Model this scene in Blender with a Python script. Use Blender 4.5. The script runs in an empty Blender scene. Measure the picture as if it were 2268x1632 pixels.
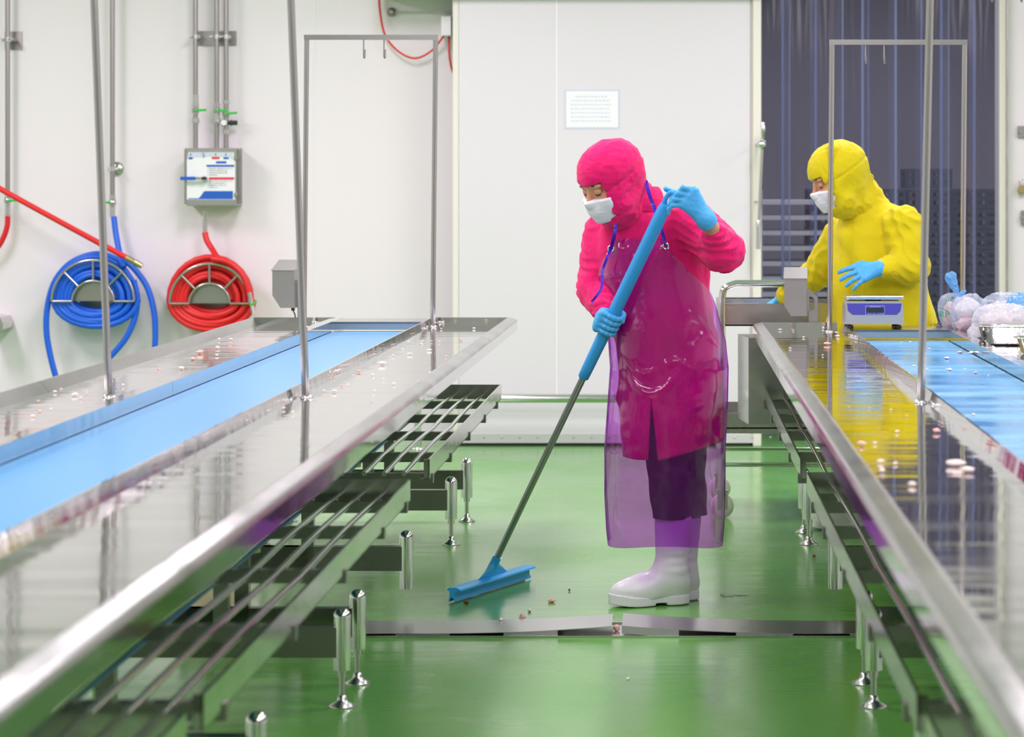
import bpy, math, random
import numpy as np
from mathutils import Vector, Matrix

# ---------------------------------------------------------------- camera
F, PX, PY, H = 6000.0, 1500.0, 415.0, 1.4        # focal length (px), principal point, eye height
sc = bpy.context.scene
C = sc.collection
cam_d = bpy.data.cameras.new('camera')
cam = bpy.data.objects.new('camera', cam_d); C.objects.link(cam)
cam.location = (0, 0, H); cam.rotation_euler = (math.pi/2, 0, 0)
cam_d.sensor_width = 36; cam_d.sensor_fit = 'HORIZONTAL'
cam_d.lens = 36*F/2268
cam_d.shift_x = (1134-PX)/2268; cam_d.shift_y = (PY-816)/2268
cam_d.clip_end = 60
cam_d.dof.use_dof = True; cam_d.dof.focus_distance = 9.6; cam_d.dof.aperture_fstop = 5.0
sc.camera = cam
# ---------------------------------------------------------------- colour management, world, lights
sc.view_settings.view_transform = 'Standard'; sc.view_settings.look = 'None'
sc.view_settings.gamma = 1; sc.view_settings.use_curve_mapping = False
sc.view_settings.exposure = -0.52
wd = bpy.data.worlds.new('world'); sc.world = wd; wd.use_nodes = True
wd.node_tree.nodes['Background'].inputs[0].default_value = (1, 1, 1, 1)
wd.node_tree.nodes['Background'].inputs[1].default_value = 0.25
def area(name, loc, sx, sy, power, col=(1, .86, .985), rot=(0, 0, 0)):
    l = bpy.data.lights.new(name, 'AREA'); l.shape = 'RECTANGLE'; l.size = sx; l.size_y = sy
    l.energy = power; l.color = col
    o = bpy.data.objects.new(name, l); C.objects.link(o); o.location = loc; o.rotation_euler = rot
    return o
for lx in (-4.5, -1.5, 1.1, 3.9):
    for ly in (2.0, 5.4, 8.8, 12.3):
        area('ceiling_lamp', (lx, ly, 3.34), .62, 1.5, (96 if lx < -3 else 84)*(1.2 if ly > 12 else .92))
area('cold_room_fill', (1.2, 16.2, 2.9), 1.6, .3, 45)  # unseen fill light added to brighten the room behind the curtain

# ---------------------------------------------------------------- helpers
def w(px, py, Y):
    return np.array(((px-PX)*Y/F, Y, H-(py-PY)*Y/F))
def wz(px, py, Z):                                   # point at height Z seen at this pixel
    Y = (H-Z)*F/(py-PY); return w(px, py, Y)
def nrm(v):
    v = np.asarray(v, float); return v/np.linalg.norm(v)
def tag(o, label=None, cat=None, group=None, kind=None):
    if label: o['label'] = label
    if cat: o['category'] = cat
    if group: o['group'] = group
    if kind: o['kind'] = kind
    return o
def empty(name, loc, label, cat, group=None, rz=0):
    o = bpy.data.objects.new(name, None); C.objects.link(o)
    o.location = loc; o.rotation_euler = (0, 0, rz); o.empty_display_size = .1
    return tag(o, label, cat, group)
class MB:
    """collects shapes, then links them as one mesh object"""
    def __init__(s): s.v = []; s.f = []; s.sm = []
    def add(s, vs, fs, smooth=False):
        n = len(s.v); s.v += [tuple(map(float, p)) for p in vs]
        s.f += [tuple(i+n for i in f) for f in fs]; s.sm += [smooth]*len(fs); return s
    def box(s, x0, x1, y0, y1, z0, z1):
        x0, x1 = min(x0, x1), max(x0, x1); y0, y1 = min(y0, y1), max(y0, y1); z0, z1 = min(z0, z1), max(z0, z1)
        v = [(x, y, z) for z in (z0, z1) for y in (y0, y1) for x in (x0, x1)]
        return s.add(v, [(0, 2, 3, 1), (4, 5, 7, 6), (0, 1, 5, 4), (2, 6, 7, 3), (0, 4, 6, 2), (1, 3, 7, 5)])
    def obox(s, c, ax, ay, az, hx, hy, hz):           # oriented box
        c = np.array(c); v = [c+ax*hx*i+ay*hy*j+az*hz*k for k in (-1, 1) for j in (-1, 1) for i in (-1, 1)]
        return s.add(v, [(0, 2, 3, 1), (4, 5, 7, 6), (0, 1, 5, 4), (2, 6, 7, 3), (0, 4, 6, 2), (1, 3, 7, 5)])
    def prism(s, poly, axis, a, b, smooth=False):     # polygon of 2-D points pushed along axis from a to b
        n = len(poly)
        def P(p, t):
            return {'x': (t, p[0], p[1]), 'y': (p[0], t, p[1]), 'z': (p[0], p[1], t)}[axis]
        v = [P(p, a) for p in poly]+[P(p, b) for p in poly]
        f = [(i, (i+1) % n, n+(i+1) % n, n+i) for i in range(n)]
        s.add(v, f, smooth); return s.add(v, [tuple(range(n))[::-1], tuple(range(n, 2*n))])
    def tube(s, pts, r, n=12, closed=False, caps=True, flat=1.0):
        pts = [np.array(p, float) for p in pts]; m = len(pts)
        rs = r if hasattr(r, '__len__') else [r]*m
        T = []
        for i in range(m):
            a = pts[(i-1) % m] if (closed or i > 0) else pts[i]
            b = pts[(i+1) % m] if (closed or i < m-1) else pts[i]
            T.append(nrm(b-a+1e-12))
        u = np.cross(T[0], (0, 0, 1)); u = nrm(u) if np.linalg.norm(u) > 1e-3 else np.array((1., 0, 0))
        vs = []
        for i in range(m):
            u = u-T[i]*np.dot(u, T[i]); u = nrm(u); k = np.cross(T[i], u)
            for j in range(n):
                t = 2*math.pi*j/n; vs.append(pts[i]+rs[i]*(math.cos(t)*u+flat*math.sin(t)*k))
        fs = []
        for i in range(m if closed else m-1):
            a, b = i*n, ((i+1) % m)*n
            for j in range(n): fs.append((a+j, a+(j+1) % n, b+(j+1) % n, b+j))
        s.add(vs, fs, True)
        if caps and not closed:
            s.add(vs[:n], [tuple(range(n))[::-1]]); s.add(vs[-n:], [tuple(range(n))])
        return s
    def cyl(s, a, b, r, r2=None, n=16):
        return s.tube([a, b], [r, r if r2 is None else r2], n)
    def lathe(s, c, prof, n=20, axis=(0, 0, 1)):      # profile of (radius, height)
        ax = nrm(axis); u = np.cross(ax, (0, 1, 0)); u = nrm(u) if np.linalg.norm(u) > 1e-3 else np.array((1., 0, 0)); k = np.cross(ax, u)
        c = np.array(c); vs = []
        for r, h in prof:
            for j in range(n):
                t = 2*math.pi*j/n; vs.append(c+ax*h+r*(math.cos(t)*u+math.sin(t)*k))
        fs = [(i*n+j, i*n+(j+1) % n, (i+1)*n+(j+1) % n, (i+1)*n+j) for i in range(len(prof)-1) for j in range(n)]
        s.add(vs, fs, True)
        return s.add(vs[:n]+vs[-n:], [tuple(range(n))[::-1], tuple(range(n, 2*n))])
    def ball(s, c, r, n=14, m=9):
        r = np.array(r if hasattr(r, '__len__') else (r, r, r)); c = np.array(c); vs = []
        for i in range(m+1):
            p = math.pi*i/m
            for j in range(n):
                t = 2*math.pi*j/n; vs.append(c+r*np.array((math.sin(p)*math.cos(t), math.sin(p)*math.sin(t), math.cos(p))))
        return s.add(vs, [(i*n+j, (i+1)*n+j, (i+1)*n+(j+1) % n, i*n+(j+1) % n) for i in range(m) for j in range(n)], True)
    def build(s, name, mat, parent=None, org=(0, 0, 0), bevel=0, label=None):
        me = bpy.data.meshes.new(name)
        me.from_pydata([tuple(np.array(p)-np.array(org)) for p in s.v], [], s.f)
        me.polygons.foreach_set('use_smooth', s.sm); me.materials.append(mat); me.validate(); me.update()
        o = bpy.data.objects.new(name, me); C.objects.link(o)
        if parent: o.parent = parent
        if bevel:
            b = o.modifiers.new('bevel', 'BEVEL'); b.width = bevel; b.segments = 2; b.limit_method = 'ANGLE'; b.angle_limit = .6
        if label: o['label'] = label
        return o
def structure(o): o['kind'] = 'structure'; return o
def text_obj(name, txt, mat, size, loc, rot, parent=None, org=(0, 0, 0), extrude=.0004, align='CENTER'):
    cu = bpy.data.curves.new(name, 'FONT'); cu.body = txt; cu.size = size; cu.extrude = extrude
    cu.align_x = align; cu.align_y = 'CENTER'
    t = bpy.data.objects.new(name, cu); C.objects.link(t)
    dg = bpy.context.evaluated_depsgraph_get()
    me = bpy.data.meshes.new_from_object(t.evaluated_get(dg))
    bpy.data.objects.remove(t)
    o = bpy.data.objects.new(name, me); C.objects.link(o); me.materials.clear(); me.materials.append(mat)
    o.location = np.array(loc)-np.array(org); o.rotation_euler = rot
    if parent: o.parent = parent
    return o
def spline(pts, n=8, closed=False):                    # Catmull-Rom
    pts = [np.array(p, float) for p in pts]; m = len(pts); out = []
    for i in range(m if closed else m-1):
        g = lambda k: pts[k % m] if closed else pts[min(max(k, 0), m-1)]
        p0, p1, p2, p3 = g(i-1), g(i), g(i+1), g(i+2)
        for j in range(n):
            t = j/n; out.append(.5*((2*p1)+(p2-p0)*t+(2*p0-5*p1+4*p2-p3)*t*t+(3*p1-p0-3*p2+p3)*t**3))
    if not closed: out.append(pts[-1])
    return out

# ---------------------------------------------------------------- signed distance meshing
def net(fn, X, Y, Z):
    """surface nets of fn(x,y,z)<0 on a rectilinear grid"""
    X, Y, Z = (np.asarray(a, np.float32) for a in (X, Y, Z))
    gx, gy, gz = np.meshgrid(X, Y, Z, indexing='ij'); d = fn(gx, gy, gz).astype(np.float32)
    s = d < 0; n = d.shape; cs = tuple(k-1 for k in n)
    acc = np.zeros(cs+(3,), np.float32); cnt = np.zeros(cs, np.float32)
    ax3 = (X, Y, Z); quads = []
    edges = []
    for a in range(3):
        sl0 = [slice(None)]*3; sl1 = [slice(None)]*3; sl0[a] = slice(0, -1); sl1[a] = slice(1, None)
        d0, d1 = d[tuple(sl0)], d[tuple(sl1)]; idx = np.argwhere((d0 < 0) != (d1 < 0))
        i = tuple(idx.T); t = d0[i]/(d0[i]-d1[i])
        p = np.stack([ax3[k][idx[:, k]] for k in range(3)], 1)
        p[:, a] += t*(ax3[a][idx[:, a]+1]-ax3[a][idx[:, a]])
        b, c = (a+1) % 3, (a+2) % 3
        for ob in (0, 1):
            for oc in (0, 1):
                q = idx.copy(); q[:, b] -= ob; q[:, c] -= oc
                ok = (q[:, b] >= 0) & (q[:, c] >= 0) & (q[:, b] < cs[b]) & (q[:, c] < cs[c])
                np.add.at(acc, tuple(q[ok].T), p[ok]); np.add.at(cnt, tuple(q[ok].T), 1)
        edges.append((a, b, c, idx, d0[i] < 0))
    act = np.argwhere(cnt > 0); ids = -np.ones(cs, np.int64); ids[tuple(act.T)] = np.arange(len(act))
    V = acc[tuple(act.T)]/cnt[tuple(act.T)][:, None]
    for a, b, c, idx, neg in edges:
        ok = (idx[:, b] > 0) & (idx[:, c] > 0) & (idx[:, b] < cs[b]) & (idx[:, c] < cs[c]); idx = idx[ok]; neg = neg[ok]
        def at(ob, oc):
            q = idx.copy(); q[:, b] -= ob; q[:, c] -= oc; return ids[tuple(q.T)]
        f = np.stack([at(1, 1), at(0, 1), at(0, 0), at(1, 0)], 1)
        f[~neg] = f[~neg][:, ::-1]; quads.append(f)
    return V, np.concatenate(quads)
def rng(lo, hi, h): return np.arange(lo, hi+h, h)
def sdf_obj(name, fn, lo, hi, h, mat, parent=None, org=(0, 0, 0), grid=None, label=None, smooth=0):
    g = grid or [rng(lo[k], hi[k], h) for k in range(3)]
    V, Q = net(fn, *g)
    V = V-np.array(org, np.float32)
    me = bpy.data.meshes.new(name); me.from_pydata(V.tolist(), [], Q.tolist())
    me.polygons.foreach_set('use_smooth', [True]*len(me.polygons)); me.materials.append(mat); me.update()
    o = bpy.data.objects.new(name, me); C.objects.link(o)
    if parent: o.parent = parent
    if smooth:
        m = o.modifiers.new('smooth', 'SMOOTH'); m.factor = .5; m.iterations = smooth
    if label: o['label'] = label
    return o
def smin(a, b, k):
    hh = np.clip(.5+.5*(b-a)/k, 0, 1); return b*(1-hh)+a*hh-k*hh*(1-hh)
def smax(a, b, k): return -smin(-a, -b, k)
def cap(x, y, z, a, b, ra, rb=None):
    rb = ra if rb is None else rb
    a = np.asarray(a, float); b = np.asarray(b, float); d = b-a; L = float(d@d)+1e-12
    t = np.clip(((x-a[0])*d[0]+(y-a[1])*d[1]+(z-a[2])*d[2])/L, 0, 1)
    return np.sqrt((x-a[0]-t*d[0])**2+(y-a[1]-t*d[1])**2+(z-a[2]-t*d[2])**2)-(ra+(rb-ra)*t)
def ell(x, y, z, c, r, fr=None):
    dx, dy, dz = x-c[0], y-c[1], z-c[2]
    if fr is not None:
        dx, dy, dz = (dx*f[0]+dy*f[1]+dz*f[2] for f in fr)
    k = np.sqrt((dx/r[0])**2+(dy/r[1])**2+(dz/r[2])**2)+1e-6
    k2 = np.sqrt((dx/r[0]**2)**2+(dy/r[1]**2)**2+(dz/r[2]**2)**2)+1e-6
    return k*(k-1)/k2
def wrk(x, y, z, lam, seed, n=5, st=(1, 1, 1)):        # cloth-like random waves in -1..1
    r = np.random.RandomState(seed); o = 0
    for i in range(n):
        d = nrm(r.normal(size=3))*np.array(st)*2*math.pi/(lam*r.uniform(.7, 1.4)); q = nrm(r.normal(size=3))*2*math.pi/(lam*3)
        o = o+np.sin(x*d[0]+y*d[1]+z*d[2]+r.uniform(0, 6)+1.5*np.sin(x*q[0]+y*q[1]+z*q[2]+r.uniform(0, 6)))
    return o/n

# ---------------------------------------------------------------- materials
def lin(r, g, b):
    f = lambda c: (c/255)/12.92 if c <= 10 else ((c/255+.055)/1.055)**2.4
    return (f(r), f(g), f(b), 1)
def mat(name, col, rough=.5, metal=0, bump=None, var=None, spec=.5, coat=0, rvar=None, sheen=0, trans=0, emit=None):
    """bump / var / rvar = (scale vector, amount): noise in the object's own coordinates"""
    m = bpy.data.materials.new(name); m.use_nodes = True; nt = m.node_tree; N = nt.nodes; L = nt.links
    p = N['Principled BSDF']; col = tuple(col) if len(col) == 4 else tuple(col)+(1,)
    p.inputs['Base Color'].default_value = col; p.inputs['Roughness'].default_value = rough
    p.inputs['Metallic'].default_value = metal; p.inputs['Specular IOR Level'].default_value = spec
    p.inputs['Coat Weight'].default_value = coat; p.inputs['Sheen Weight'].default_value = sheen
    p.inputs['Transmission Weight'].default_value = trans
    if emit: p.inputs['Emission Color'].default_value = emit[0]; p.inputs['Emission Strength'].default_value = emit[1]
    tc = N.new('ShaderNodeTexCoord')
    def noise(scale, detail=3):
        mp = N.new('ShaderNodeMapping'); mp.inputs['Scale'].default_value = scale if hasattr(scale, '__len__') else (scale,)*3
        L.new(tc.outputs['Object'], mp.inputs['Vector']); n = N.new('ShaderNodeTexNoise'); n.inputs['Scale'].default_value = 1
        n.inputs['Detail'].default_value = detail; L.new(mp.outputs[0], n.inputs['Vector']); return n
    if bump:
        n = noise(bump[0]); b = N.new('ShaderNodeBump'); b.inputs['Strength'].default_value = 1; b.inputs['Distance'].default_value = bump[1]
        L.new(n.outputs['Fac'], b.inputs['Height']); L.new(b.outputs[0], p.inputs['Normal'])
    if var:
        n = noise(var[0]); mx = N.new('ShaderNodeMix'); mx.data_type = 'RGBA'
        mr = N.new('ShaderNodeMapRange'); mr.inputs[1].default_value = .3; mr.inputs[2].default_value = .7
        L.new(n.outputs['Fac'], mr.inputs[0]); L.new(mr.outputs[0], mx.inputs[0])
        mx.inputs[6].default_value = col; mx.inputs[7].default_value = var[1]; L.new(mx.outputs[2], p.inputs['Base Color'])
    if rvar:
        n = noise(rvar[0]); mr = N.new('ShaderNodeMapRange'); mr.inputs[1].default_value = .35; mr.inputs[2].default_value = .65
        mr.inputs[3].default_value = rvar[1]; mr.inputs[4].default_value = rvar[2]
        L.new(n.outputs['Fac'], mr.inputs[0]); L.new(mr.outputs[0], p.inputs['Roughness'])
    return m
def see_through(name, tcol, scol, fac, rough=.15, bump=None, gloss=.5, edge=None):
    """thin plastic film: tinted see-through layer (denser at grazing angles) under a scattering, glossy one"""
    m = bpy.data.materials.new(name); m.use_nodes = True; nt = m.node_tree; N = nt.nodes; L = nt.links
    N.remove(N['Principled BSDF']); out = N['Material Output']
    lw = N.new('ShaderNodeLayerWeight'); lw.inputs[0].default_value = .35
    mx = N.new('ShaderNodeMix'); mx.data_type = 'RGBA'; L.new(lw.outputs['Facing'], mx.inputs[0])
    mx.inputs[6].default_value = tcol; mx.inputs[7].default_value = edge or tuple(c**2.4 for c in tcol[:3])+(1,)
    t = N.new('ShaderNodeBsdfTransparent'); L.new(mx.outputs[2], t.inputs[0])
    d = N.new('ShaderNodeBsdfDiffuse'); d.inputs[0].default_value = scol
    tr = N.new('ShaderNodeBsdfTranslucent'); tr.inputs[0].default_value = scol
    g = N.new('ShaderNodeBsdfGlossy'); g.inputs[0].default_value = (1, 1, 1, 1); g.inputs['Roughness'].default_value = rough
    m0 = N.new('ShaderNodeMixShader'); m0.inputs[0].default_value = .4; L.new(d.outputs[0], m0.inputs[1]); L.new(tr.outputs[0], m0.inputs[2])
    m1 = N.new('ShaderNodeMixShader'); m1.inputs[0].default_value = fac; L.new(t.outputs[0], m1.inputs[1]); L.new(m0.outputs[0], m1.inputs[2])
    fr = N.new('ShaderNodeFresnel'); fr.inputs[0].default_value = 1.45
    mu = N.new('ShaderNodeMath'); mu.operation = 'MULTIPLY'; mu.inputs[1].default_value = gloss; L.new(fr.outputs[0], mu.inputs[0])
    mn = N.new('ShaderNodeMath'); mn.operation = 'MINIMUM'; mn.inputs[1].default_value = .14; L.new(mu.outputs[0], mn.inputs[0]); mu = mn
    m2 = N.new('ShaderNodeMixShader'); L.new(mu.outputs[0], m2.inputs[0]); L.new(m1.outputs[0], m2.inputs[1]); L.new(g.outputs[0], m2.inputs[2])
    L.new(m2.outputs[0], out.inputs[0])
    if bump:
        tc = N.new('ShaderNodeTexCoord'); mp = N.new('ShaderNodeMapping'); mp.inputs['Scale'].default_value = bump[0]
        L.new(tc.outputs['Object'], mp.inputs[0]); n = N.new('ShaderNodeTexNoise'); n.inputs['Scale'].default_value = 1; L.new(mp.outputs[0], n.inputs['Vector'])
        b = N.new('ShaderNodeBump'); b.inputs['Distance'].default_value = bump[1]; L.new(n.outputs['Fac'], b.inputs['Height'])
        for q in (g, d): L.new(b.outputs[0], q.inputs['Normal'])
    return m
M = {}
M['wall'] = mat('white_wall_panel', (.875, .825, .87), .45, spec=.3, var=((.6, .6, .5), (.86, .81, .85, 1)))
M['door'] = mat('white_door_panel', (.74, .715, .76), .4, spec=.3)
M['cream'] = mat('cream_gasket', (.80, .77, .70), .5)
M['ceiling'] = mat('ceiling_panel', (.8, .8, .8), .6)
M['floor'] = mat('green_epoxy', lin(104, 166, 76), .2, spec=.7, var=((.8, .5, 1), lin(88, 158, 62)), bump=((3, 9, 1), .0016), rvar=((1.3, .9, 1), .12, .3))
M['steel'] = mat('stainless_steel', (.60, .59, .58), .22, 1, rvar=((6, 6, 6), .15, .3))
M['tray'] = mat('polished_tray_steel', (.66, .65, .645), .07, 1, bump=((1.2, 9, 2), .0022), rvar=((3, 6, 3), .02, .09))
M['rim'] = mat('bent_rim_steel', (.50, .49, .49), .2, 1, bump=((4, 2.5, 6), .0012), rvar=((4, 4, 4), .15, .24))
M['edge'] = mat('mirror_edge_steel', (.66, .65, .65), .07, 1, bump=((5, 2, 8), .0012))
M['pipe'] = mat('dull_pipe_steel', (.36, .345, .335), .36, 1)
M['chrome'] = mat('chromed_steel', (.72, .72, .72), .12, 1)
M['dark'] = mat('dark_metal', (.05, .05, .05), .4, .6)
M['black'] = mat('black_plastic', (.015, .015, .017), .4)
M['belt'] = mat('blue_belt', (.085, .34, .66), .3, var=((2, .5, 1), (.078, .33, .65, 1)))
M['blue_hose'] = mat('blue_rubber', lin(24, 100, 226), .38)
M['red_hose'] = mat('red_rubber', lin(226, 34, 40), .38)
M['red_cable'] = mat('red_cable_sheath', lin(226, 60, 52), .5)
M['green'] = mat('green_grip', lin(50, 186, 70), .4)
M['blue_grip'] = mat('blue_grip', lin(10, 92, 205), .4)
M['brass'] = mat('brass', (.55, .42, .22), .3, 1)
M['white'] = mat('white_plastic', (.86, .86, .88), .4)
M['paper'] = mat('white_paper', (.86, .87, .90), .4)
M['pale'] = mat('pale_grey_print', lin(205, 214, 224), .4)
M['blue_print'] = mat('blue_print', lin(30, 94, 196), .4)
M['red_print'] = mat('red_print', lin(226, 60, 80), .4)
M['grey_print'] = mat('grey_print', lin(150, 152, 160), .5)
M['faint_print'] = mat('faint_print', lin(205, 210, 226), .5)
M['dark_print'] = mat('dark_print', lin(40, 44, 60), .5)
M['squeegee'] = mat('blue_moulded_plastic', (.03, .44, .96), .35)
M['pole_blue'] = mat('blue_grip_plastic', lin(52, 158, 226), .45, bump=((300, 300, 300), .0002))
M['pink'] = mat('pink_fabric', lin(228, 20, 106), .75, spec=.2, sheen=.15, bump=((26, 26, 16), .007))
M['yellow'] = mat('yellow_fabric', lin(216, 198, 18), .75, spec=.2, sheen=.1, bump=((24, 24, 14), .007))
M['trouser'] = mat('black_fabric', (.02, .017, .02), .8, bump=((25, 25, 12), .005))
M['boot'] = mat('white_rubber', (.74, .735, .76), .35)
M['glove'] = mat('blue_nitrile', lin(72, 172, 234), .42, bump=((60, 60, 60), .0016))
M['skin'] = mat('skin', lin(206, 150, 112), .5, var=((30, 30, 30), lin(196, 138, 104)))
M['hair'] = mat('dark_hair', (.02, .014, .01), .5)
M['mask'] = mat('white_mask_fabric', (.78, .78, .83), .8, bump=((90, 90, 90), .001))
M['ribbon'] = mat('violet_ribbon', lin(70, 30, 190), .25)
M['apron'] = see_through('purple_vinyl', (.80, .33, .99, 1), (.46, .02, .52, 1), .19, .10, ((8, 8, 5), .016), 1.0, (.40, .03, .52, 1))
M['pvc'] = see_through('clear_pvc_strip', (.86, .87, .97, 1), (.27, .28, .40, 1), .14, .12, ((6, 2, .8), .008), .6)
M['bag'] = see_through('clear_plastic_bag', (.90, .94, 1, 1), (.72, .80, .95, 1), .34, .1, ((38, 38, 38), .02), .7)
M['bag_blue'] = see_through('blue_plastic_film', (.5, .8, 1, 1), (.30, .62, .95, 1), .6, .1, ((40, 40, 40), .02), .7)
M['bag_white'] = see_through('white_plastic_film', (.95, .96, 1, 1), (.78, .79, .84, 1), .7, .2, ((22, 22, 22), .02), .6)
M['bag_print'] = mat('green_bag_print', lin(20, 150, 116), .4)
M['foil'] = mat('aluminium_foil', (.58, .575, .57), .24, 1, bump=((40, 40, 40), .002))
M['meat'] = mat('pale_pink_meat', lin(244, 220, 208), .35, var=((60, 60, 60), lin(250, 238, 228)))
M['meat_red'] = mat('pink_meat', lin(228, 160, 146), .35, var=((50, 50, 50), lin(240, 200, 184)))
M['crumb'] = mat('brown_crumb', lin(120, 60, 40), .6)
M['water'] = mat('water_drop', (.9, .95, .95), .04, trans=1)
M['scale_body'] = mat('grey_scale_casing', (.52, .52, .52), .26, .6)
M['scale_panel'] = mat('violet_panel', lin(74, 70, 164), .3)
M['lcd'] = mat('dark_display', (.025, .03, .04), .15)
M['crate'] = mat('dark_blue_crate', (.03, .04, .075), .5)
M['rack'] = mat('grey_rack', (.8, .8, .8), .5)
M['frame'] = mat('shaded_frame_steel', (.27, .26, .25), .28, 1, rvar=((5, 5, 5), .2, .36))  # darker copy of the steel, shade under the tables put into its colour
M['pvc_edge'] = see_through('pvc_strip_edge', (.80, .84, 1, 1), (.44, .48, .66, 1), .4, .2)
M['lower'] = mat('lower_tray_steel', (.54, .52, .51), .14, 1, bump=((4, 2.5, 6), .002))
M['box_steel'] = mat('satin_sheet_steel', (.42, .41, .405), .36, 1)
M['wet_belt'] = mat('wet_blue_belt', (.10, .40, .70), .2, var=((2.2, 6, 1), (.055, .32, .66, 1)), rvar=((2.2, 6, 1), .32, .14))
M['kick'] = mat('satin_aluminium', (.72, .71, .73), .45, .3)
M['brushed'] = mat('brushed_tube', (.47, .45, .45), .22, 1)
M['cover'] = mat('drain_steel', (.52, .51, .51), .25, 1, bump=((3, 3, 3), .002))
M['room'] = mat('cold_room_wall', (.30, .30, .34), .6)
M['roller'] = mat('cream_roller', lin(226, 224, 140), .4)
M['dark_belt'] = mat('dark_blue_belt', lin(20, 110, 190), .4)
# ================================================================ the room
YD, YW = 14.68, 15.0                                  # sliding door face, wall behind it
structure(MB().box(-7, 6, -3, 20, -.1, 0).build('floor', M['floor']))
structure(MB().box(-7, 6, -3, YD+.3, 3.4, 3.5).build('ceiling', M['ceiling']))
structure(MB().box(-7.1, -7, -3, YW, 0, 3.4).build('wall_left', M['wall']))
structure(MB().box(6, 6.1, -3, YW, 0, 3.4).build('wall_right', M['wall']))
structure(MB().box(-7, 6, -3.1, -3, 0, 3.4).build('wall_front', M['wall']))
XJ0, XJ1 = (1682-PX)*YW/F, (2208-PX)*YW/F             # doorway
wb = MB().box(-7, XJ0-.02, YW, YW+.1, 0, 3.4); wb.box(XJ1+.02, 6, YW, YW+.1, 0, 3.4); wb.box(XJ0-.02, XJ1+.02, YW, YW+.1, 2.62, 3.4)
structure(wb.build('wall_back', M['wall']))
# panel seams
sx = (697-PX)*YW/F
structure(MB().box(sx-.004, sx+.004, YW-.003, YW, 0, 3.4).build('trim_1', M['white']))
sx = (64-PX)*YW/F
# door frame
fr = MB().box(XJ0-.045, XJ0, YD-.02, YW+.1, 0, 2.62).box(XJ1, XJ1+.035, YD+.2, YW+.1, 0, 2.62).box(XJ0, XJ1, YW-.05, YW+.1, 2.52, 2.62)
structure(fr.build('trim_2', M['cream'], bevel=.004))
structure(MB().box(XJ1+.035, XJ1+.042, YD+.16, YW, 0, 3.3).build('trim_3', M['steel']))
# sliding door
dx0, dx1 = (1016-PX)*YD/F, (1662-PX)*YD/F
d = structure(MB().box(dx0, dx1, YD, YD+.12, .016, 3.1).build('door_1', M['door'], bevel=.004))
g = MB().box(dx0-.034, dx0, YD+.005, YD+.125, .05, 3.1).box(dx1, dx1+.04, YD+.01, YD+.125, .05, 3.1); g.build('gasket', M['cream'], d, bevel=.005, label='cream rubber edge strip')
sx = (1233-PX)*YD/F
MB().box(sx-.005, sx+.005, YD-.003, YD, .24, 3.1).build('panel_seam', M['white'], d)
kp = MB().box(dx0-.03, dx1+.04, YD-.008, YD, .016, .064).build('kick_plate', M['kick'], d, label='riveted metal strip along the bottom edge')
rv = MB()
for k in range(18): rv.lathe((dx0+.04+k*.097, YD-.008, .046), [(.006, 0), (.005, .003), (.001, .004)], 8, (0, -1, 0))
rv.build('rivet', M['steel'], kp)
MB().box(dx0, dx1, YD-.012, YD, .001, .015).build('bottom_seal', M['black'], d)
# long handle of the sliding door
hx = (1686-PX)*14.55/F
h = empty('door_handle', (hx, 14.6, 1.2), 'long chrome lever handle beside the dark strip curtain', 'handle')
o0 = (hx, 14.6, 1.2)
zt, zk, zb, ze = (H-(p-PY)*14.55/F for p in (272, 320, 488, 552))
MB().tube(spline([(hx+.008, 14.55, zt), (hx+.012, 14.54, zt-.05), (hx+.006, 14.55, zk), (hx-.012, 14.56, zb)], 6), [.009+.004*(i < 6) for i in range(19)]).build('lever', M['steel'], h, o0)
MB().tube([(hx-.012, 14.56, zb), (hx-.016, 14.56, zb-.02), (hx-.018, 14.56, ze)], [.011, .014, .013]).build('grip', M['chrome'], h, o0)
MB().ball((hx+.004, 14.54, zk), .026).build('knob', M['chrome'], h, o0)
MB().cyl((hx+.004, 14.55, zk), (hx-.02, 14.66, zk), .01).build('mount', M['steel'], h, o0)
MB().cyl((hx-.012, 14.56, zb+.1), (hx-.03, 14.66, zb+.1), .006).build('mount', M['steel'], h, o0)
# guard rail in front of the door
zr = H-(882-PY)*14.5/F
gr = empty('guard_rail', (-.4, 14.5, 0), 'horizontal steel tube rail low across the white door', 'rail')
MB().tube([(-1.42, 14.5, zr), (.1, 14.5, zr)], .024).build('tube', M['chrome'], gr, (-.4, 14.5, 0))
for x in (-1.39, .07):
    MB().cyl((x, 14.5, 0.005), (x, 14.5, zr), .02).lathe((x, 14.5, 0), [(.05, .001), (.05, .008), (.02, .012)]).build('post', M['chrome'], gr, (-.4, 14.5, 0))
# cold room behind the curtain
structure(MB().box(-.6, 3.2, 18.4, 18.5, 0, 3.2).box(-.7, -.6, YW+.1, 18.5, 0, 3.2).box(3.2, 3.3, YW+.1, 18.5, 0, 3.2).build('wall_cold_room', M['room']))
structure(MB().box(-.7, 3.3, YW+.1, 18.5, 3.1, 3.2).build('ceiling_cold_room', M['room']))
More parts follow.
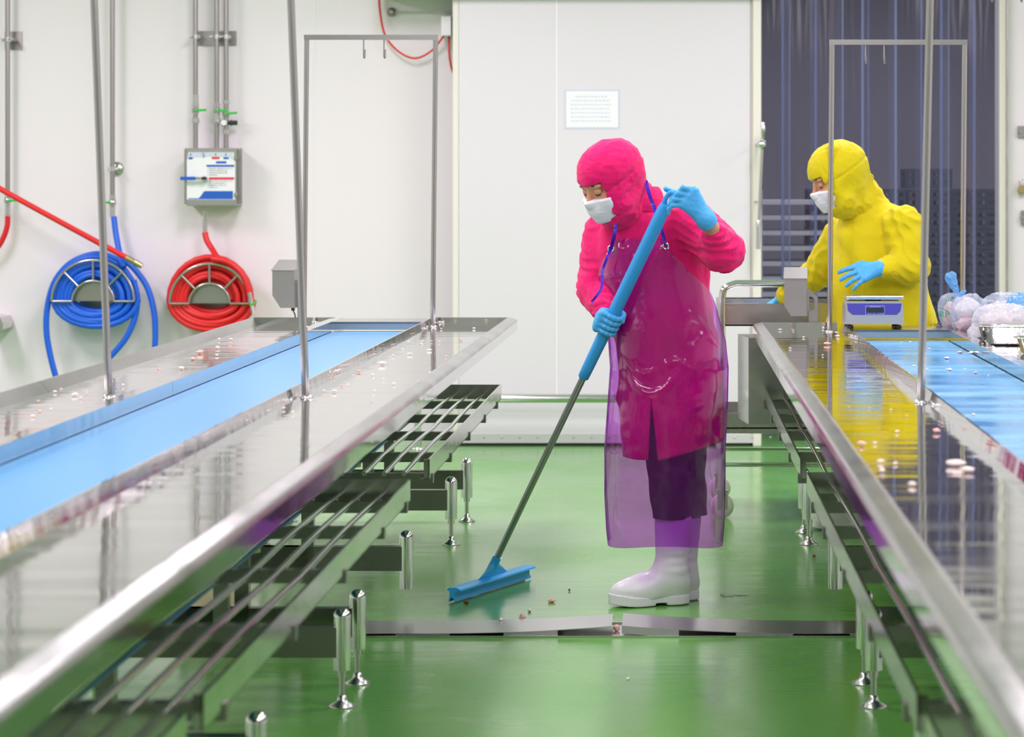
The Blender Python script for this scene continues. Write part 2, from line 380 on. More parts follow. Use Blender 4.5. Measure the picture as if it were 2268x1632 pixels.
# strip curtain
rnd = random.Random(3)
cur = empty('strip_curtain', ((XJ0+XJ1)/2, 14.98, 0), 'translucent bluish plastic strip curtain hanging in the doorway', 'curtain')
co = ((XJ0+XJ1)/2, 14.98, 0)
ns = 9; sw = (XJ1-XJ0)/ns
for k in range(ns):
    xa = XJ0+k*sw-.018; xb = xa+sw+.036; yy = 14.93+.05*(k % 2)
    cols = 9; rows = 14; vs = []; fs = []
    for r in range(rows+1):
        for c in range(cols+1):
            u = c/cols; z = .03+2.5*r/rows
            vs.append((xa+(xb-xa)*u, yy+.012*math.cos(math.pi*(u-.5))*(1 if k % 2 else -1)+.004*math.sin(5*z+k), z))
    fs = [(r*(cols+1)+c, r*(cols+1)+c+1, (r+1)*(cols+1)+c+1, (r+1)*(cols+1)+c) for r in range(rows) for c in range(cols)]
    st = MB().add(vs, fs, True).build('strip', M['pvc'], cur, co)
    eb = MB()
    for c in ((0, cols) if k % 3 == 1 else (cols,)): eb.tube([vs[r*(cols+1)+c] for r in range(rows+1)], (.004, .009, .006)[k % 3], 6)
    eb.build('edge', M['pvc_edge'], st, co)
MB().box(XJ0, XJ1, 14.91, 15.0, 2.49, 2.52).build('hanger_bar', M['steel'], cur, co)
# rack with shelves in the cold room
def P(px, py, Y): return w(px, py, Y)
ry = 15.9
rx0, rx1 = (1676-PX)*ry/F, (1856-PX)*ry/F
rk = empty('shelf_rack', ((rx0+rx1)/2, ry+.3, 0), 'grey metal rack of closely spaced shelves behind the strip curtain', 'rack')
ro = ((rx0+rx1)/2, ry+.3, 0)
for k in range(14):
    z = H-((448+34*k)-PY)*ry/F
    if z < .1: break
    MB().box(rx0, rx1, ry, ry+.55, z-.013, z+.013).build('shelf', M['rack'], rk, ro)
for x in (rx0+.02, rx1-.02):
    for y in (ry+.03, ry+.52): MB().box(x-.015, x+.015, y-.015, y+.015, 0, H-(420-PY)*ry/F).build('leg', M['rack'], rk, ro)
# stacks of crates
cw, cd, ch = .245, .34, .115
cm = MB()
cm.box(-cw/2, cw/2, -cd/2, cd/2, 0, .006)
for sx_ in (-1, 1):
    for k in range(5): cm.box(sx_*cw/2-.004, sx_*cw/2+.004, -cd/2+k*cd/4-.011, -cd/2+k*cd/4+.011, 0, ch-.002)
    for k in range(5): cm.box(-cw/2+k*cw/4-.012, -cw/2+k*cw/4+.012, sx_*cd/2-.004, sx_*cd/2+.004, 0, ch-.002)
for z in (.0, ch/2-.01, ch-.024):
    for s in (-1, 1): cm.box(-cw/2-.006, cw/2+.006, s*cd/2-.005, s*cd/2+.005, z, z+.022); cm.box(s*cw/2-.005, s*cw/2+.005, -cd/2, cd/2, z, z+.022)
crate0 = None
for ci, (cx, top, dep) in enumerate(((1.19, 1.46, 15.75), (1.45, 1.50, 15.75), (1.71, 1.47, 15.72), (.93, 1.40, 16.75))):
    n = int(top/ch)
    for k in range(n):
        if crate0 is None: o = crate0 = cm.build('plastic_crate', M['crate'])
        else: o = crate0.copy(); C.objects.link(o)
        o.location = (cx+rnd.uniform(-.008, .008), dep, .002+k*(ch+.001))
        tag(o, 'dark perforated plastic crate in the stacks behind the strip curtain', 'crate', 'crates stacked in the cold room')
# ================================================================ conveyor tables
def conveyor(side, label, x0, yend, ybelt, frames, rz, toprail):
    sg = -1 if side == 'l' else 1
    X = lambda s: x0+sg*s
    yn = 1.7
    org = (X(.55), 6.5, 0)
    R = Matrix.Rotation(rz, 3, 'Z')
    root = empty('conveyor_table', tuple(R @ Vector(org)), label, 'table', 'pair of steel conveyor tables', rz)
    def part(mb, name, m, par=None, **k): return mb.build(name, m, par or root, org, **k)
    def extr(mb, prof, a, b):
        poly = [(X(s), z) for s, z in prof]
        if sg < 0: poly = poly[::-1]
        mb.prism(poly, 'y', a, b)
    near = [(.068, .818), (.352, .817), (.358, .85), (.364, .85), (.364, .795), (.352, .800), (.068, .804)]
    nrim = [(0, .797), (0, .836), (.004, .842), (.010, .8445), (.037, .85), (.041, .849), (.0679, .818), (.0679, .806), (.036, .832), (.012, .822), (.008, .797)]
    far = [(.735, .795), (.735, .85), (.785, .848), (.800, .818), (1.085, .818), (1.085, .803), (.79, .803), (.745, .84)]
    frim = [(1.0851, .818), (1.114, .849), (1.118, .85), (1.145, .840), (1.155, .832), (1.155, .797), (1.147, .797), (1.143, .822), (1.118, .832), (1.0851, .806)]
    joints = [yn, 4.0, 7.68, yend]
    for nm, prof, s0, s1 in (('tabletop_tray', near, .0, .364), ('tabletop_tray', far, .735, 1.155)):
        mb = MB()
        for a, b in zip(joints, joints[1:]): extr(mb, prof, a+.0012, b-.0012)
        # raised end lips and the folded corner
        for ye, t in ((yend, .008), (yn, -.008)):
            mb.prism([(X(s0+.012), .80), (X(s0+.037), .85), (X(s1-.004 if s0 == 0 else s1-.037), .85), (X(s1-.012), .80)][::sg], 'y', ye-.004, ye+t)
        tp = part(mb, nm, M['tray'])
        mb = MB()
        for a, b in zip(joints, joints[1:]): extr(mb, nrim if s0 == 0 else frim, a+.0012, b-.0012)
        part(mb, 'rim', M['rim'], tp)
        mb = MB(); e0, e1 = (-.0012, -.0001) if s0 == 0 else (1.1551, 1.1562)
        for a, b in zip(joints, joints[1:]): mb.box(X(e0), X(e1), a+.0012, b-.0012, .797, .833)
        part(mb, 'edge_strip', M['edge'], tp)
    # conveyor belt with its return run
    mb = MB(); mb.box(X(.369), X(.730), yn, ybelt+.05, .800, .810)
    ys = np.linspace(0, math.pi, 9)
    bl = part(mb, 'belt', M['belt'] if side == 'l' else M['wet_belt'], bevel=.002, label='bright blue conveyor belt')
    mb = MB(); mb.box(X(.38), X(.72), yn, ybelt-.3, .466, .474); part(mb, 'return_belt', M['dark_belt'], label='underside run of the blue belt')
    # end plate over the drive roller
    mb = MB(); mb.box(X(.364), X(.735), ybelt, ybelt+.30, .842, .85).box(X(.364), X(.735), ybelt, ybelt+.006, .818, .85); part(mb, 'end_plate', M['rim'])
    part(MB().cyl((X(.37), ybelt+.05, .72), (X(.73), ybelt+.05, .72), .075), 'drive_roller', M['steel'])
    # under frame: posts, long rails and cross members
    legY = (2.9, 4.2, 5.86, 7.30, 7.64, 8.95, 10.62, 11.36 if yend > 11.3 else 10.98)
    mb = MB()
    for y in legY[:-1] if yend < 11.3 else legY:
        for s in (.53, .86): mb.box(X(s)-.02, X(s)+.02, y-.02, y+.02, .14, .795)
    for s in (.53, .86):
        mb.box(X(s)-.015, X(s)+.015, yn, ybelt+.25, .745, .795); mb.box(X(s)-.015, X(s)+.015, yn, ybelt+.25, .42, .46)
    part(mb, 'frame', M['frame'])
    mb0 = None
    for y in (3.1, 3.8, 4.55, 5.35, 6.13, 6.9, 7.45, 8.2, 8.83, 9.58, 10.3, 10.95):
        mb = MB().prism([(y-.018, .536), (y+.018, .536), (y+.018, .514), (y+.01, .506), (y-.018, .506)], 'x', X(.044), X(1.11)); part(mb, 'crossbar', M['frame'])
    # legs: bracket, domed sleeve, screw and foot
    for i, y in enumerate(legY):
        for s, s2 in ((.205, .86), (.95, .53)):
            nofoot = i in (5,) and s < .5
            mb = MB().box(X(s), X(s2), y-.02, y+.02, .135, .215)
            lg = part(mb, 'leg', M['frame'])
            x = X(s)
            dome = [(.024, .10 if not nofoot else .075), (.024, .243)]+[(.024*math.cos(t), .243+.024*math.sin(t)) for t in np.linspace(.15, 1.5, 7)]
            part(MB().lathe((x, y, 0), dome), 'sleeve', M['chrome'], lg)
            if not nofoot:
                mb = MB().cyl((x, y, .018), (x, y, .10), .0085).cyl((x, y, .082), (x, y, .10), .013, n=6)
                mb.lathe((x, y, 0), [(.036, .001), (.036, .004), (.017, .014), (.013, .022), (.012, .030), (.009, .032)])
                part(mb, 'foot', M['steel'], lg)
    # lower trays with three long rods
    zt = .585
    for a, b in ((8.12, 11.2 if yend > 11.3 else 10.98), (4.35, 7.56 if side == 'l' else 7.75), (1.75, 4.2)):
        mb = MB().box(X(.048), X(.054), a, b, zt-.06, zt).box(X(.048), X(.45), b-.004, b, zt-.06, zt).box(X(.048), X(.066), a, a+.004, zt-.06, zt)
        mb.box(X(.048), X(.075), a, b, zt-.06, zt-.056)
        tr = part(mb, 'lower_tray', M['lower'])
        for s in (.125, .185, .245, .31):
            n = 15; pts = [(X(s), a+(b-a)*k/(n-1), zt-.044+.008*abs(math.sin(math.pi*k*2/(n-1)))) for k in range(n)]
            part(MB().tube(pts, .0075, 10), 'rod', M['chrome'], tr)
    # plastic guide rollers under the belt
    for y in (4.9, 5.95, 7.2, 8.3, 9.4):
        part(MB().lathe((X(.44), y, .49), [(.012, -.06), (.03, -.06), (.034, 0), (.03, .06), (.012, .06)]), 'guide_roller', M['roller'])
    # overhead frames with hooks
    for (y, sa, sb, zt, lean, hooks) in frames:
        mb = MB(); a, b = (X(sa), y, .80), (X(sb), y, .80)
        ta, tb = (X(sa)+lean, y, zt), (X(sb)+lean, y, zt)
        mb.tube([a, ta], .0105, 14).tube([b, tb], .0105, 14); mb.obox((np.array(ta)+tb)/2, np.array((1., 0, 0)), np.array((0, 1., 0)), np.array((0, 0, 1.)), abs(ta[0]-tb[0])/2+.0105, .0105, .0105)
        fr = part(mb, 'overhead_frame', M['brushed'])
        for x in (X(sa), X(sb)):
            part(MB().lathe((x, y, .818), [(.019, 0), (.018, .004), (.012, .008)]), 'base_flange', M['steel'], fr)
        for hx in hooks:
            x = X(hx)+lean
            part(MB().tube(spline([(x, y, zt-.008), (x, y, zt-.075), (x+.002, y+.008, zt-.085), (x+.003, y+.018, zt-.080), (x+.003, y+.02, zt-.05)], 5), .0032, 8), 'hook', M['pipe'], fr)
    return root, part, X
ltab, lpart, LX = conveyor('l', 'steel conveyor table on the left with a dry blue belt and empty far end', -.735, 11.46, 11.07,
    ((7.5, .331, .877, 2.03, -.046, (.5, .58)), (11.28, .34, .877, 2.025, .012, (.555, .64))), -.005, 0)
rtab, rpart, RX = conveyor('r', 'steel conveyor table on the right with a wet belt, bags and a scale on it', .355, 11.04, 10.45,
    ((7.33, .335, .875, 1.99, .027, (.5, .58)), (10.92, .305, .84, 1.985, .01, (.44, .515))), .0042, 0)
# slanted switch boxes on brackets at the far ends
def switch_box(part, toL, px0, px1, pyt, pys, pyb, cham, Y, bracket, cable):
    k = Y/F
    def q(px, py): v = w(px, py, Y); return toL(v)
    def g(px, py, dy=0): v = toL(w(px, py, Y)); return (v[0], v[1]+dy, v[2])
    poly = [(px0+2, pys), (px1-1, pys), (px1, pyb), (px0+cham, pyb), (px0+2, pyb-cham*1.4)]
    n = len(poly)
    f = [g(*p) for p in poly]; bk = [g(p[0]+6, p[1], .14) for p in poly]
    mb = MB(); mb.add(f+bk, [tuple(range(n))]+[tuple(range(n, 2*n))[::-1]]+[(i, n+i, n+(i+1) % n, (i+1) % n) for i in range(n)])
    t = [g(px0, pys+2, -.006), g(px1+1, pys+2, -.006), g(px1+7, pys-18, .15), g(px0+7, pys-18, .15), g(px0, pys, -.006), g(px1+1, pys, -.006), g(px1+6, pyt, .15), g(px0+5, pyt, .15)]
    mb.add(t, [(0, 3, 2, 1), (4, 5, 6, 7), (0, 1, 5, 4), (1, 2, 6, 5), (2, 3, 7, 6), (3, 0, 4, 7)])
    bx = part(mb, 'switch_box', M['box_steel'])
    m2 = MB(); pl = [g(*p, .06) for p in bracket]; pb = [g(*p, .066) for p in bracket]; m = len(pl)
    m2.add(pl+pb, [tuple(range(m)), tuple(range(m, 2*m))[::-1]]+[(i, m+i, m+(i+1) % m, (i+1) % m) for i in range(m)])
    part(m2, 'bracket', M['box_steel'], bx)
    if cable:
        part(MB().tube([g(*cable[0], .05), g(cable[0][0], cable[0][1]+7, .05)], .008).tube(spline([g(*p, .05) for p in cable], 5), .0028, 8), 'cable', M['black'], bx)
Ri = lambda rz: (lambda v: np.array(Matrix.Rotation(-rz, 3, 'Z') @ Vector(v)))
switch_box(lpart, Ri(-.005), 601, 652, 577, 598, 682, 20, 11.42, [(651, 622), (664, 622), (664, 668), (660, 690), (660, 712), (654, 712), (654, 660), (651, 655)], [(645, 682), (646, 690), (650, 700), (649, 710)])
switch_box(rpart, Ri(.0042), 1735, 1787, 594, 616, 700, 17, 11.0, [(1787, 640), (1793, 640), (1813, 660), (1813, 722), (1793, 722), (1793, 690), (1806, 688), (1806, 664), (1794, 654), (1794, 690), (1787, 690)], None)
# drive housing under the far end of the right table
mb = MB().prism([(.335, 10.98), (.300, 11.28), (.62, 11.28), (.62, 10.98)], 'z', .44, .79); rpart(mb, 'drive_housing', M['rim'])
# ================================================================ people
def zz(py, Y): return H-(py-PY)*Y/F
def chain(mb_f, pts, rs): return [(pts[i], pts[i+1], rs[i], rs[i+1]) for i in range(len(pts)-1)]
def caps(x, y, z, segs, k=.004):
    d = None
    for a, b, ra, rb in segs:
        e = cap(x, y, z, a, b, ra, rb); d = e if d is None else smin(d, e, k)
    return d
def finger(base, f, n, lens, curls, r):
    """phalanges from base along f, each joint bent towards n"""
    segs = []; p = np.array(base); ang = 0
    for i, (L, c) in enumerate(zip(lens, curls)):
        ang += c; dd = f*math.cos(ang)+n*math.sin(ang); q = p+dd*L
        segs.append((p, q, r*(1-.07*i), r*(1-.07*(i+1)))); p = q
    return segs
def glove_obj(name, fingers, palm, cuff, parent, org, label):
    """fingers: list of segment lists kept apart; palm: segments blended; cuff: (a, b, ra, rb)"""
    allp = [p for s in fingers+[palm] for g in s for p in g[:2]]+[cuff[0], cuff[1]]
    lo = np.min(allp, 0)-.05; hi = np.max(allp, 0)+.05
    def fn(x, y, z):
        d = caps(x, y, z, palm, .02)
        d = smin(d, cap(x, y, z, *cuff), .02)
        fd = None
        for s in fingers:
            e = caps(x, y, z, s, .003); fd = e if fd is None else smin(fd, e, .0012)
        d = smin(d, fd, .006)
        d = d+.0006*wrk(x, y, z, .014, 5)
        # rolled cuff: open end
        ax = nrm(np.array(cuff[0])-np.array(cuff[1])); t = (x-cuff[1][0])*ax[0]+(y-cuff[1][1])*ax[1]+(z-cuff[1][2])*ax[2]
        L = np.linalg.norm(np.array(cuff[0])-np.array(cuff[1]))
        return np.maximum(d, -t)
    return sdf_obj(name, fn, lo, hi, .0022, M['glove'], parent, org, label=label)
def head_frame(yaw, pitch):
    f = np.array((-math.sin(yaw)*math.cos(pitch), -math.cos(yaw)*math.cos(pitch), -math.sin(pitch)))
    l = np.array((math.cos(yaw), -math.sin(yaw), 0)); u = np.cross(f, l)*1.0
    if u[2] < 0: u = -u
    return f, l, u
def loc(x, y, z, c, fr):
    dx, dy, dz = x-c[0], y-c[1], z-c[2]
    return [dx*a[0]+dy*a[1]+dz*a[2] for a in fr]
def head_sdf(x, y, z, c, fr, sc_=1.0):
    u, v, q = (t/sc_ for t in loc(x, y, z, c, fr)); av = np.abs(v)
    d = ell(u, v, q, (-.008, 0, .025), (.098, .076, .098))
    d = smin(d, ell(u, v, q, (.028, 0, -.055), (.066, .056, .064)), .03)
    d = smin(d, ell(u, v, q, (.062, 0, -.098), (.026, .024, .018)), .03)               # chin
    d = smin(d, ell(u, av, q, (.058, .040, -.035), (.03, .026, .024)), .02)             # cheeks
    d = smin(d, ell(u, av, q, (.080, .030, .020), (.014, .028, .009)), .014)            # brow
    d = smax(d, -ell(u, av, q, (.100, .032, .000), (.014, .018, .013)), .008)           # sockets
    d = smin(d, ell(u, av, q, (.079, .032, -.001), (.0135, .016, .0125)), .003)         # closed lids
    d = smin(d, cap(u, v, q, (.088, 0, .012), (.108, 0, -.032), .007, .010), .010)      # nose
    d = smin(d, ell(u, av, q, (.098, .011, -.036), (.010, .008, .007)), .006)
    d = smin(d, ell(u, v, q, (.090, 0, -.062), (.010, .024, .006)), .006)               # lips
    d = smin(d, ell(u, v, q, (.088, 0, -.073), (.010, .020, .006)), .006)
    d = smin(d, ell(u, av, q, (-.012, .074, -.012), (.018, .008, .030)), .006)          # ears
    return d*sc_
def neck_pts(c, fr, sc_=1.0): return c+sc_*(-.03*fr[0]-.05*fr[2])
def hood_sdf(x, y, z, c, fr, nb, sc_, seed, bump):
    u, v, q = (t/sc_ for t in loc(x, y, z, c, fr)); av = np.abs(v)
    d = ell(u, v, q, (-.010, 0, .033), (.117, .096, .104))
    d = smin(d, ell(u, v, q, (-.050, 0, .042), (.070, .075, .070)), .05)
    d = smin(d, ell(u, v, q, (.02, 0, -.055), (.084, .084, .085)), .035)
    d = d*sc_
    jaw = c+sc_*(.012*fr[0]-.09*fr[2])
    d = smin(d, cap(x, y, z, jaw, nb, .062*sc_, .075*sc_), .04)
    d = smin(d, cap(x, y, z, c+sc_*(-.05*fr[0]-.01*fr[2]), nb+np.array((.02, .02, .02)), .06*sc_, .07*sc_), .05)
    lower = np.clip((.01-q)/.08, 0, 1)
    wv = np.abs(wrk(x, y, z, .075, seed, 4, (.6, .6, 1.3)))
    d = d+(.005+bump*lower)*(wv-.3)+.0022*np.abs(wrk(x, y, z, .035, seed+7, 4, (.6, .6, 1.2)))
    # gathered seam from the temple to the nape
    sm = np.abs(q-.012+.25*u); d = d+.004*np.exp(-(sm/.006)**2)
    op = np.maximum(np.maximum(np.abs(v)-(.060-.0*q), q-.024-.1*np.abs(v)), -.098-q)
    op = np.maximum(op, .030+.35*np.maximum(q, -.2)*0-u)
    # slanted side edge of the opening
    return smax(d, -op*sc_, .004)
def mask_sdf(x, y, z, c, fr, sc_):
    u, v, q = (t/sc_ for t in loc(x, y, z, c, fr))
    d = head_sdf(x, y, z, c, fr, sc_)/sc_-.0065
    d = smin(d, ell(u, v, q, (.030, 0, -.058), (.072, .062, .056)), .035)
    d = smax(d, q+.022+.06*np.abs(v), .003)
    d = d-.0015*np.exp(-((q+.028+.06*np.abs(v))/.003)**2)
    d = np.maximum(d, -.112-q); d = np.maximum(np.maximum(d, .02-u), np.abs(v)-.072)
    return d*sc_
class Stack:
    """garment cross-sections by height: centre, half width, half depth"""
    def __init__(s, rows, Y, k=1.0):
        s.z = np.array([zz(r[0], Y) for r in rows])[::-1]
        s.cx = np.array([(w(r[1], 0, Y)[0]+w(r[2], 0, Y)[0])/2 for r in rows])[::-1]
        s.a = np.array([(w(r[2], 0, Y)[0]-w(r[1], 0, Y)[0])/2*k for r in rows])[::-1]
        s.cy = np.array([r[3] for r in rows])[::-1]; s.b = np.array([r[4] for r in rows])[::-1]*k
    def at(s, z): return [np.interp(z, s.z, q) for q in (s.cx, s.cy, s.a, s.b)]
    def sdf(s, x, y, z, e=2.3):
        cx, cy, a, b = s.at(z)
        k = (np.abs((x-cx)/a)**e+np.abs((y-cy)/b)**e)**(1/e)
        d = (k-1)*np.minimum(a, b)*.9
        return np.maximum(d, np.maximum(z-s.z[-1], s.z[0]-z))

# ---------------------------------------------------------------- worker in pink
YB = 9.15
base = (-.02, 9.12, 0)
pk = empty('person', base, 'person in pink hooded overalls and a purple see-through apron pushing a squeegee', 'person', 'workers in hooded overalls')
hf = head_frame(math.radians(52), math.radians(24)); hc = w(1351, 402, 9.03); hs = 1.0
nbase = w(1412, 478, 9.13)
shR, elR, wrR = w(1346, 515, 9.21), w(1322, 640, 9.17), w(1340, 690, 9.04)
shL, elL, wrL = w(1530, 494, 9.09), w(1601, 556, 8.98), w(1568, 489, 8.86)
hipN, hipF = w(1470, 890, 9.14), w(1512, 890, 9.21)
ankN, ankF = np.array((-.020, 9.10, .09)), np.array((.040, 9.20, .09))
kneN, kneF = w(1488, 1090, 9.12), w(1515, 1090, 9.22)
bodyS = Stack([(470, 1385, 1440, 9.14, .06), (485, 1345, 1525, 9.14, .085), (520, 1330, 1545, 9.15, .10), (600, 1335, 1550, 9.15, .105), (700, 1365, 1550, 9.15, .095), (800, 1370, 1585, 9.15, .11), (890, 1385, 1585, 9.15, .115)], YB, .9)
def body(x, y, z):
    d = head_sdf(x, y, z, hc, hf, hs)
    d = smin(d, cap(x, y, z, neck_pts(hc, hf), nbase, .05, .055), .02)
    d = smin(d, bodyS.sdf(x, y, z), .03)
    for a, b, c_ in ((shR, elR, wrR), (shL, elL, wrL)):
        d = smin(d, caps(x, y, z, [(a, b, .045, .037), (b, c_, .036, .0245 if c_ is wrL else .022)], .004), .012)
        e = c_+nrm(c_-b)*.02; d = smin(d, cap(x, y, z, c_, e, .020, .013), .003)
    for a, b, c_ in ((hipN, kneN, ankN), (hipF, kneF, ankF)):
        d = smin(d, caps(x, y, z, [(a, b, .075, .042), (b, c_, .036, .027)], .01), .02)
        d = smin(d, cap(x, y, z, c_+np.array((.0, 0, -.03)), c_+np.array((-.14, -.03, -.045)), .026, .02), .02)
    return d
gx = np.concatenate([np.arange(-.36, -.33, .009), np.arange(-.33, -.10, .003), np.arange(-.10, .25, .009)])
gy = np.concatenate([np.arange(8.78, 8.86, .009), np.arange(8.86, 9.14, .003), np.arange(9.14, 9.36, .009)])
gz = np.concatenate([np.arange(0.01, 1.26, .01), np.arange(1.26, 1.50, .0025), np.arange(1.5, 1.6, .01)])
sdf_obj('body', body, None, None, None, M['skin'], pk, base, grid=(gx, gy, gz))
def hp(u, v, q, c=hc, fr=hf, s=1.0): return c+s*(u*fr[0]+v*fr[1]+q*fr[2])
for s in (-1, 1):
    pts = [hp(.088-.004*abs(t), s*.032+.016*t, -.008-.004*(1-t*t)) for t in np.linspace(-1, 1, 9)]
    MB().tube(pts, [.0012+.0012*(1-abs(t)) for t in np.linspace(-1, 1, 9)], 6).build('eyelash', M['hair'], pk, base)
    MB().ball(hp(.0855, s*.032, -.0065), (.0065, .0075, .004)).build('eye', M['black'], pk, base)
    pts = [hp(.0935-.010*t*t-.004*t, s*(.032+.019*t), .0195+.004*(1-t*t)) for t in np.linspace(-1, 1, 9)]
    MB().tube(pts, [.0008+.0018*(1-abs(t)) for t in np.linspace(-1, 1, 9)], 6).build('eyebrow', M['hair'], pk, base)
sdf_obj('hood', lambda x, y, z: hood_sdf(x, y, z, hc, hf, nbase+np.array((-.012, -.012, .01)), 1.0, 11, .007), hc-.23, hc+.2, .0034, M['pink'], pk, base, label='pink hood covering head and neck')
sdf_obj('face_mask', lambda x, y, z: mask_sdf(x, y, z, hc, hf, 1.0), hc-.17, hc+.12, .0026, M['mask'], pk, base, label='white face mask')
JS = Stack([(462, 1385, 1450, 9.13, .055), (474, 1352, 1520, 9.13, .078), (488, 1334, 1546, 9.14, .098), (520, 1322, 1560, 9.15, .115), (560, 1318, 1566, 9.15, .122), (600, 1322, 1564, 9.15, .122), (650, 1336, 1570, 9.15, .122), (700, 1346, 1578, 9.15, .124),
            (760, 1362, 1588, 9.15, .128), (820, 1368, 1596, 9.15, .134), (900, 1370, 1598, 9.15, .140), (960, 1374, 1600, 9.15, .142), (1040, 1390, 1600, 9.15, .142)], YB)
def jacket(x, y, z):
    t = JS.sdf(x, y, z)
    t = smin(t, cap(x, y, z, nbase+np.array((0, 0, -.02)), nbase+np.array((.012, 0, .045)), .085, .074), .03)
    a1 = caps(x, y, z, [(shR, elR, .080, .066), (elR, wrR+.1*(elR-wrR), .064, .044)], .02)
    a2 = caps(x, y, z, [(shL, elL, .082, .072), (elL, wrL+.50*(elL-wrL), .066, .046)], .02)
    fold = wrk(x, y, z, .10, 3, 5, (1, 1, .55)); ar = np.abs(wrk(x, y, z, .055, 8, 4, (.7, .7, 1.2)))
    d = smin(smin(t+.007*fold-.004*np.abs(fold), a1+.013*(ar-.3)+.004*fold, .026), a2+.015*(ar-.3)+.004*fold, .022)
    # placket edge down the front and its seam
    d = d-.002*((x > w(1432, 0, YB)[0]) & (x < w(1462, 0, YB)[0]) & (y < 9.1))
    hem = zz(1021, 9.0)+np.maximum(0, x-w(1462, 0, 9)[0])*.27
    d = np.maximum(d, hem-z)
    xs = w(1437, 0, 9.0)[0]+.008; wd_ = np.maximum(0, (zz(885, 9.0)-z))*.075+.0005
    d = np.maximum(d, -np.maximum(np.maximum(np.abs(x-xs-(zz(885, 9)-z)*.03)-wd_, y-9.12), z-zz(885, 9)))
    inner = np.maximum(np.maximum(t+.007*fold-.004*np.abs(fold), JS.sdf(x, y, z))+.011, z-zz(860, 9.0))
    return np.maximum(d, -inner)
jk = sdf_obj('jacket', jacket, (-.36, 8.80, .42), (.26, 9.36, 1.40), .0048, M['pink'], pk, base, label='pink knee-length work jacket')
# elastic cuffs
for wr, el, r, nm in ((wrR, elR, .040, 0), (wrL, elL, .040, 1)):
    d = nrm(el-wr); c0 = wr+d*np.linalg.norm(el-wr)*(.06 if nm == 0 else .47)
    def cf(x, y, z, a=c0-d*.006, b=c0+d*.02, r=r): return cap(x, y, z, a, b, r, r+.01)+.003*np.abs(wrk(x, y, z, .018, 4, 4))
    sdf_obj('cuff', cf, c0-.07, c0+.07, .003, M['pink'], jk, base)
# collar band
def collar(x, y, z):
    c = nbase+np.array((.004, 0, .008)); ax = nrm((.12, .0, 1))
    t = (x-c[0])*ax[0]+(y-c[1])*ax[1]+(z-c[2])*ax[2]
    r = np.sqrt((x-c[0]-t*ax[0])**2+(y-c[1]-t*ax[1])**2+(z-c[2]-t*ax[2])**2)
    return np.maximum(np.abs(r-.092+.08*t)-.004, np.abs(t-.035)-.026)+.002*wrk(x, y, z, .05, 9, 4)
sdf_obj('collar', collar, nbase-.13, nbase+.14, .0035, M['pink'], jk, base)
def trousers(x, y, z):
    d = caps(x, y, z, [(hipN, kneN, .090, .070), (kneN, ankN+np.array((.0, 0, .19)), .070, .062)], .03)
    d = smin(d, caps(x, y, z, [(hipF, kneF, .090, .070), (kneF, ankF+np.array((0, 0, .19)), .070, .062)], .03), .02)
    return np.maximum(d+.005*wrk(x, y, z, .09, 13, 5, (1, 1, .6)), zz(1152, 9.05)-z)
sdf_obj('trousers', trousers, (-.17, 8.93, .2), (.2, 9.36, .82), .005, M['trouser'], pk, base, label='black trousers tucked into the boots')
def make_boot(heel, toe, top, par, org, k=1.0):
    heel = np.array(heel); toe = np.array(toe); f = nrm(toe-heel); l = np.cross(f, (0, 0, 1)); L = np.linalg.norm(toe-heel)
    fr = (f, l, np.array((0, 0, 1.)))
    def up(x, y, z):
        u, v, q = loc(x, y, z, heel, fr)
        d = ell(u, v, q, (L*.68, 0, .045), (L*.335, .046, .050))
        d = smin(d, ell(u, v, q, (.052, 0, .050), (.056, .042, .055)), .04)
        d = smin(d, cap(u, v, q, (.075, 0, .10), (L*.60, 0, .048), .042, .040), .04)
        d = smin(d, cap(u, v, q, (.060, 0, .09), (.052, 0, top), .052, .062), .04)
        d = d+.0015*wrk(x, y, z, .06, 21)
        for h_, t_ in ((.118, .012), (.148, .012), (.176, .01)):                      # padded ankle ribs
            d = d-.004*np.exp(-((q-h_)/t_)**2)*np.exp(-((u-.055)/.035)**2)*(v > -1)
        return np.maximum(np.maximum(d, .022-q), q-top)
    def so(x, y, z):
        u, v, q = loc(x, y, z, heel, fr)
        d = ell(u, v, 0*q, (L*.70, 0, 0), (L*.325, .053, .05))
        d = smin(d, ell(u, v, 0*q, (.052, 0, 0), (.056, .045, .05)), .05)
        toeup = np.maximum(0, u-L*.72)*.16
        hl = .030+.004*((q < .026) & (q > .018))
        return np.maximum(np.maximum(d-.001*np.sin(q*900)*0, q-.034-toeup), .002+toeup*.6-q+.008*((u > .085) & (u < .125)))
    lo = np.minimum(heel, toe)-.1; hi = np.maximum(heel, toe)+.1; lo[2] = -.01; hi[2] = top+.02
    b = sdf_obj('boot', up, lo, hi, .004, M['boot'], par, org, label='white rubber boot')
    hi[2] = .09
    sdf_obj('sole', so, lo, hi, .003, M['boot'], b, org)
make_boot((.036, 9.125, 0), (-.222, 9.04, 0), zz(1148, 9.05), pk, base)
make_boot((.070, 9.215, 0), (-.185, 9.16, 0), zz(1148, 9.15), pk, base)

